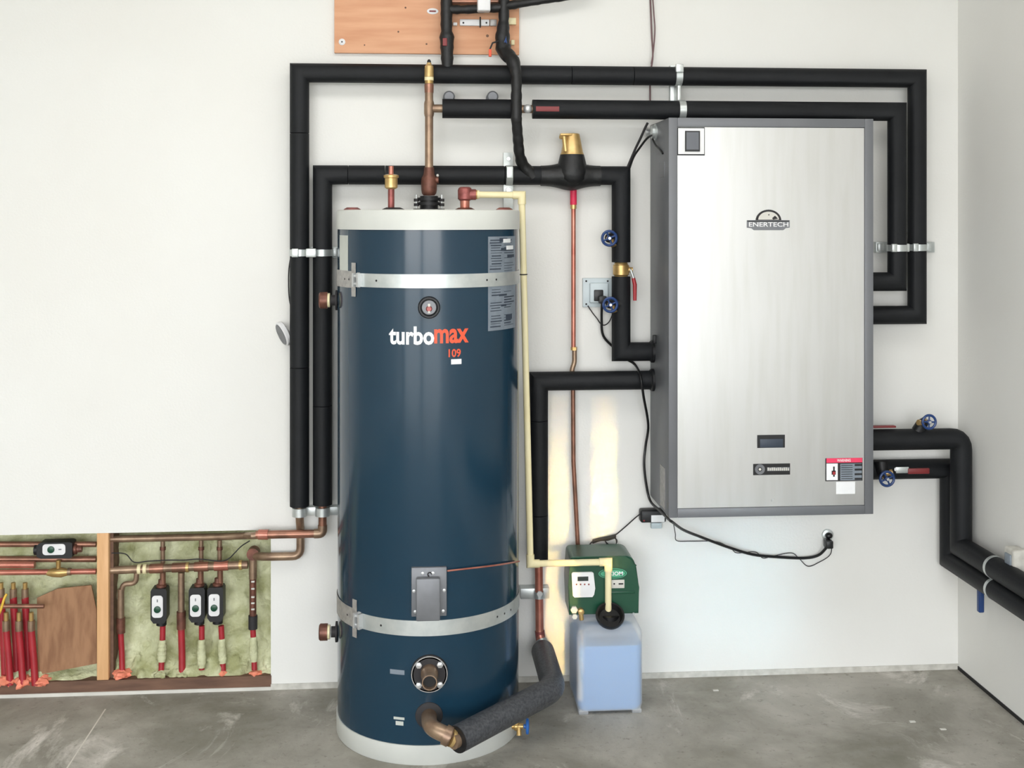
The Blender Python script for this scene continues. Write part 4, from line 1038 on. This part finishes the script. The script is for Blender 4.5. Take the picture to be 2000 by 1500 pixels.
kb.build('button', 'red_bronze', ctl)
p = gp(1196.5, 1120); ov = MB().prism([(p.x+.050*math.cos(2*math.pi*i/32), p.z+.0185*math.sin(2*math.pi*i/32)) for i in range(32)][::-1], -.2262, -.2245).build('oval_badge', 'green_light', ctl)
MB().prism([(p.x+.047*math.cos(2*math.pi*i/32), p.z+.0160*math.sin(2*math.pi*i/32)) for i in range(32)][::-1], -.2268, -.2258).build('badge_field', 'green', ctl)
MB().prism([(p.x+.044*math.cos(2*math.pi*i/32), p.z+.0135*math.sin(2*math.pi*i/32)) for i in range(32)][::-1], -.2272, -.2266).build('badge_ring', 'green_light', ctl)
MB().text('AXIOM', lambda x, y, t: Vector((p.x+.004+x, -.2272-t, p.z+y)), .064, .014, bold=.02).build('lettering', 'label_white', ctl, smooth=False)
a, b = gp(1193, 1149), gp(1219.5, 1132); MB().box(a.x, b.x, -.2268, -.2245, a.z, b.z, .001).build('small_label', 'off_white', ctl)
for px, w_ in ((1198, 3), (1208, 9)):
    a, b = gp(px, 1141.5), gp(px+w_, 1138.5); MB().box(a.x, b.x, -.2274, -.2266, a.z, b.z).build('small_print', 'gasket', ctl)
a, b = gp(1183, 1160), gp(1240, 1154); MB().box(a.x, b.x, -.2285, -.2240, a.z, b.z, .001).build('ridge', 'green', ctl)
p = gp(1237.5, 1199); MB().lathe((p.x, -.224, p.z), (0, -1, 0), [(0, .005), (.003, .004)], 10).build('screw', 'screw_zinc', ctl)
# brass outlet fittings
ff = MB(); p = gp(1121, 1190); ff.lathe((p.x, -.222, p.z), (0, -1, 0), [(0, .013), (.012, .013), (.014, .009)], 6)
p = gp(1122, 1203); ff.lathe((p.x, -.222, p.z), (0, -1, 0), [(0, .010), (.012, .010)], 6)
ff.build('fitting', 'off_white', ctl)
ff = MB(); p = gp(1134, 1196); ff.lathe((p.x, -.222, p.z+.006), (0, -1, 0), [(0, .011), (.02, .011), (.022, .008)], 14).cyl((p.x, -.236, p.z), (p.x+.002, -.236, p.z-.022), .008)
ff.build('valve', 'brass', ctl)
# black fill cap in front
p = W(1191, 1206, .262)
fc_ = MB().lathe((W(1191, 0, .27).x, -.262, zj(1212, .27)-.012), (0, -.60, .80), [(0, .026), (.008, .046), (.022, .051), (.030, .050), (.030, .044), (.012, .036)], 40)
lab(fc_.build('fill_cap', 'black', fd), 'round black fill cap')
MB().lathe((W(1191, 0, .24).x, -.25, jt+.008), (0, 0, 1), [(0, .034), (.025, .034)], 32).build('fill_neck', 'black', fd)

# ------------------------------------------------------------------ manifold in the open wall cavity
def hpipe(label, px0, px1, py, d, r, m='copper_old', py1=None, name='copper_pipe', extra=()):
    a, b = W(px0, py, d), W(px1, py1 if py1 is not None else py, d)
    root = thing(name, label, 'pipe', a); MB().cyl(a, b, r, n=18).build('tube', m, root)
    for (px, w, rr, mm) in extra:
        t = (px-px0)/(px1-px0); c_ = a.lerp(b, t); u = (b-a).normalized()
        MB().cyl(c_-u*w/2, c_+u*w/2, rr, n=18).build('coupling', mm, root)
    return root
# supply header: from the foot of the middle pipe, left through the right bay
sh = thing('copper_pipe', 'copper header along the very top of the right wall bay', 'pipe', W(628, 1000, DA))
DH = .045
e0 = Vector((xCl, -DA, W(630, 985, DA).z)); e1 = Vector((xCl, -DA, W(628, 1042, DA).z))
zz1 = e1.z
MB().tube(fillet([e0, e1, Vector((W(500, 0, DA).x, -DA, zz1))], .022, 5), .0148, 20).build('tube', 'copper', sh)
lab(MB().tube(fillet([e1+Vector((0, 0, .03)), e1, e1+Vector((-.03, 0, 0))], .022, 5), .0168, 20).build('elbow', 'copper_old', sh), 'dull brown elbow')
MB().tube([Vector((W(528, 0, DA).x, -DA, zz1)), Vector((W(500, 0, .0).x, -DA, zz1-.003)), Vector((W(480, 0, .0).x, -.0, zz1-.02)), W(440, 1048, -.03), W(215, 1053, -.03)], .0125, 18).build('tube', 'copper_old', sh)
lab(MB().cyl(Vector((W(505, 0, DA).x, -DA+.003, zz1)), Vector((W(524, 0, DA).x, -DA, zz1)), .018).build('coupling', 'copper_bright', sh), 'bright copper coupling')
# return header
rh = thing('copper_pipe', 'copper pipe from the foot of the outermost insulated pipe into the right wall bay', 'pipe', W(585, 1000, DA))
f0 = Vector((xAl, -DA+.035, W(585, 985, DA).z)); f1 = Vector((xAl, -.03, W(585, 1086, .03).z)); 
MB().tube(fillet([Vector((xAl, -DA, f0.z)), Vector((xAl, -DA, f0.z-.05)), Vector((xAl, -.03, f0.z-.10)), f1, Vector((W(520, 0, .03).x, -.03, f1.z)), W(500, 1086, -.02)], .03, 5), .0148, 20).build('tube', 'copper_old', rh)
lab(MB().cyl(W(495, 1080, -.03)+Vector((0, .02, 0)), W(495, 1080, -.03)-Vector((0, .02, 0)), .022).build('elbow', 'bronze', rh), 'dark cast elbow')
hpipe('copper header with pale rings, directly above the three upright pumps', 215, 484, 1114, -.03, .0145, 'copper_old', 1103,
      extra=((272, .012, .0175, 'cpvc'), (283, .012, .0175, 'cpvc'), (306, .05, .0175, 'copper'), (350, .05, .0175, 'copper'), (366, .01, .0180, 'brass'), (393, .05, .0175, 'copper'), (432, .05, .0175, 'copper_bright'), (470, .01, .018, 'brass')))
for px, lb in ((318, 'short dark riser between the two headers above the left pump of the three'), (393, 'short dark riser between the two headers above the middle pump'), (429, 'short dark riser between the two headers above the right pump of the three')):
    o = thing('copper_pipe', lb, 'pipe', W(px, 1105, -.06)); MB().cyl(W(px, 1055, -.06), W(px, 1100, -.06), .0085, n=14).build('tube', 'copper_old', o)
    MB().cyl(W(px, 1068, -.06), W(px, 1074, -.06), .011, n=14).build('coupling', 'bronze', o)
# pumps
def make_pump():
    r_ = thing('circulator_pump', 'x', 'pump')
    b = MB(); b.prism([(-.026, -.042), (-.016, -.056), (.022, -.056), (.030, -.040), (.030, .058), (.026, .066), (-.022, .066), (-.026, .058)][::-1], -.028, .022)
    b.build('housing', 'dark', r_)
    pts = []
    for cx_, cy_, a0 in ((.008, .032, 0), (-.008, .032, 90), (-.008, -.024, 180), (.008, -.024, 270)):
        for i in range(6): a = math.radians(a0+90*i/5); pts.append((cx_-.002+.011*math.cos(a), cy_+.011*math.sin(a)))
    fp = lab(MB().prism(pts[::-1], -.0295, -.0275).build('face_plate', 'white_plastic', r_), 'white oval face plate')
    MB().lathe((-.002, -.0293, -.006), (0, -1, 0), [(0, .0125), (.004, .0115), (.005, .009)], 24).build('dial', 'green', fp)
    MB().box(-.004, 0, -.0300, -.0292, .020, .030).build('mark', 'steel_grey', fp)
    MB().lathe((.006, 0, .062), (0, 0, 1), [(0, .018), (.012, .018), (.014, .012), (.03, .011)], 16).build('top_union', 'bronze', r_)
    MB().lathe((.006, 0, -.054), (0, 0, -1), [(0, .018), (.016, .018), (.018, .013)], 16).build('bottom_union', 'dark', r_)
    return r_
pump = make_pump(); firstp = True
for px, py, d, rz_, lb in ((312, 1182, -.035, 0, 'leftmost of the three upright black circulator pumps'),
                     (386, 1180, -.035, 0, 'middle of the three upright black circulator pumps'),
                     (422, 1179, -.035, 0, 'rightmost of the three upright black circulator pumps'),
                     (108, 1070, -.02, math.pi/2, 'black circulator pump lying sideways in the upper left wall bay')):
    o = pump if firstp else copy_tree(pump); firstp = False
    o.location = W(px, py, d); o.rotation_euler = (0, rz_, 0); o['label'] = lb; o.scale = (1.02,)*3
# copper feeding pumps and red plastic tubes
def pex(label, px, y0, y1, d, r=.0105, px1=None, fit=None, foam_=None):
    a, b = W(px, y0, d), W(px1 or px, y1, d+.01)
    root = thing('red_tube', label, 'tube', b); MB().tube([a, a.lerp(b, .5)+Vector((0, .004, 0)), b], r, 16).build('tube', 'pex', root)
    if foam_:
        for ya, yb2 in foam_:
            t0, t1_ = (ya-y0)/(y1-y0), (yb2-y0)/(y1-y0); n_ = 14
            MB().tube([a.lerp(b, t0+(t1_-t0)*i/n_) for i in range(n_+1)], [r*(1.1+.45*math.sin(math.pi*i/n_)**.6+.12*math.sin(i*2.3)) for i in range(n_+1)], 16, noisy=.15).build('foam_cover', 'spray_foam', root)
    if fit:
        for f in fit:
            c0, c1_ = W(px, f[0], d), W(px, f[1], d); MB().cyl(c0, c1_, f[2], n=16).build('fitting', f[3], root)
    return root
def collar(px, py, label, m='foam_pink', r=.02, d=-.04):
    p = W(px, py, d); b = MB().sphere(p, r, (1, .9, .5), 28)
    for v in b.bm.verts: v.co = p+(v.co-p)*(1+.55*noise.noise(v.co*60)+.25*noise.noise(v.co*150))
    o = tag(b.build('foam_collar', m), label, 'foam collar'); origin_to(o, p-Vector((0, 0, r*.45)))
pex('red tube under a dark copper drop, next to the bare stud', 236, 1236, 1316, -.035, px1=239, fit=((1150, 1212, .0125, 'copper_old'), (1206, 1236, .0155, 'bronze')))
pex('red tube below the left pump of the three', 318, 1222, 1312, -.035, px1=315, foam_=((1250, 1292),))
pex('long red tube on a copper drop between the left and middle pumps', 354, 1226, 1318, -.035, .0125, px1=356, fit=((1118, 1196, .0120, 'copper_old'), (1194, 1228, .0165, 'bronze')))
pex('red tube below the middle pump', 394, 1222, 1308, -.035, foam_=((1249, 1304),))
pex('red tube below the right pump of the three', 432, 1222, 1312, -.035, px1=436, foam_=((1248, 1295),))
studded = pex('red tube under the studded brown drop, rightmost in the wall bay', 494, 1226, 1308, -.03, px1=497, fit=((1085, 1130, .0145, 'copper_old'), (1130, 1205, .0125, 'bronze'), (1202, 1228, .0165, 'gasket')), foam_=((1244, 1292),))
for i, py in enumerate((1136, 1150, 1166, 1178, 1190)):
    p = W(494, py, -.015)
    lab(MB().box(p.x-.006, p.x+.006, p.y-.003, p.y+.003, p.z-.003, p.z+.003, .001).build('bead', 'off_white', studded), 'tiny pale bead')
gn = thing('copper_bend', 'brown copper bend curling down left of the pumps in the right wall bay', 'pipe', W(265, 1112, -.03))
MB().tube(fillet([W(267, 1114, -.035), W(266, 1140, -.035), W(240, 1140, -.035), W(237, 1160, -.035)], .03, 6), .0095, 14).build('tube', 'copper_old', gn)
for px in (318, 392, 430):
    p0 = W(px, 1112, -.035); o = thing('copper_pipe', {318: 'short copper stub linking the header to the left pump of the three', 392: 'short copper stub linking the header to the middle pump', 430: 'short copper stub linking the header to the right pump of the three'}[px], 'pipe', p0)
    MB().cyl(p0, W(px, 1145, -.035), .0105, n=14).build('tube', 'copper', o)
for px, lb, m, r in ((238, 'orange-pink foam blob at the foot of the leftmost red tube in the right bay', 'foam_pink', .032), (315, 'pale foam blob at the foot of the tube below the left pump', 'spray_foam', .026), (357, 'pale foam blob at the foot of the long middle tube', 'spray_foam', .024), (437, 'pinkish foam blob at the foot of the tube below the right pump', 'foam_pink', .020), (500, 'pinkish foam blob at the foot of the rightmost red tube', 'foam_pink', .024)):
    collar(px, 1316, lb, m, r, -.022)
cable('thin dark wire arching over the copper header in the right wall bay', [W(218, 1080, -.02), W(245, 1082, -.02), W(262, 1098, -.01), W(290, 1096, -.01), W(330, 1094, -.005), W(360, 1094, -.01), W(390, 1092, -.01), W(430, 1096, -.01), W(448, 1090, -.02), W(470, 1068, -.03), W(488, 1056, -.04)], .0022, m='gasket')
# left bay
hpipe('thin copper pipe running through the sideways pump at the top of the left wall bay', -260, 188, 1063, -.03, .010, 'copper')
hpipe('dark copper pipe below the sideways pump in the left wall bay', -260, 188, 1092, -.06, .011, 'copper')
hpipe('thick short reddish copper pipe at the left edge of the left wall bay', -260, 68, 1103, -.04, .013, 'copper_bright')
hp_ = hpipe('bright copper pipe with a brass tee across the left wall bay', -260, 188, 1121, -.035, .010, 'copper_bright', 1116, extra=((135, .012, .013, 'copper_old'),))
p = W(114, 1118, -.035); MB().lathe(p+Vector((-.04, 0, 0)), (1, 0, 0), [(0, .010), (.02, .016), (.05, .018), (.075, .011)], 18).cyl(p, p+Vector((0, 0, .045)), .008).build('brass_tee', 'brass', hp_)
hpipe('short pinkish copper bar lying across the red tubes in the left wall bay', -260, 86, 1184, .012, .008, 'copper')
for i, (px, d, y0) in enumerate(((12, -.01, 1232), (37, -.01, 1232), (61, -.01, 1232), (2, -.05, 1166), (26, -.05, 1166), (49, -.05, 1166))):
    front = i < 3; nm = ('left', 'second', 'right')[i % 3]
    nm = ('leftmost', 'middle', 'rightmost')[i % 3]
    pex(('%s front red tube with brass fitting, in the left wall bay' if front else '%s rear red tube behind the copper bar, in the left wall bay') % nm, px, y0, 1338, d, .0125, px1=px+8, fit=((1196 if front else 1138, 1212 if front else 1156, .008, 'brass'), (1212 if front else 1150, 1232 if front else 1168, .0125, 'copper_old')))
for px, lb in ((12, 'orange-pink foam blob at the foot of the leftmost red tubes in the left bay'), (48, 'orange-pink foam blob at the foot of the middle red tubes in the left bay'), (80, 'orange-pink foam blob beside the rightmost red tubes in the left bay')):
    collar(px, 1330, lb, "foam_pink", .034, -.014)
# cardboard sheet leaning in the bay
cbp = [W(74, 1318, -.02), W(189, 1296, -.02), W(188, 1190, -.04), W(178, 1143, -.05), W(112, 1150, -.05), W(72, 1168, -.045)]
q = MB(); q.rings([cbp, [p_+Vector((0, .006, 0)) for p_ in cbp]])
cbd = tag(q.build('cardboard_sheet', 'cardboard', smooth=False), 'brown torn cardboard sheet leaning in the left wall bay', 'cardboard'); origin_to(cbd, cbp[0])
yc = thing('yellow_cord', 'yellow cord crossing the red tubes at the left picture edge', 'cord', W(0, 1195, .01))
MB().tube(spline([W(-12, 1215, .02), W(0, 1195, .02), W(8, 1170, .02), W(13, 1160, .015)], 5), .0045, 10).build('cord', 'yellow', yc)
# small debris on the floor
for px, py, lb in ((1782, 1410, 'tiny round pale paint chip on the floor near the right wall'), (1842, 1425, 'tiny pale sliver on the floor near the right wall'), (1398, 1349, 'tiny pale chip on the floor right of the blue jug')):
    p = floor_at(px, py)
    tag(origin_to(MB().box(p.x-.010, p.x+.010, p.y-.006, p.y+.006, 0, .003, .001).build('paint_chip', 'off_white'), p), lb, 'paint chip')
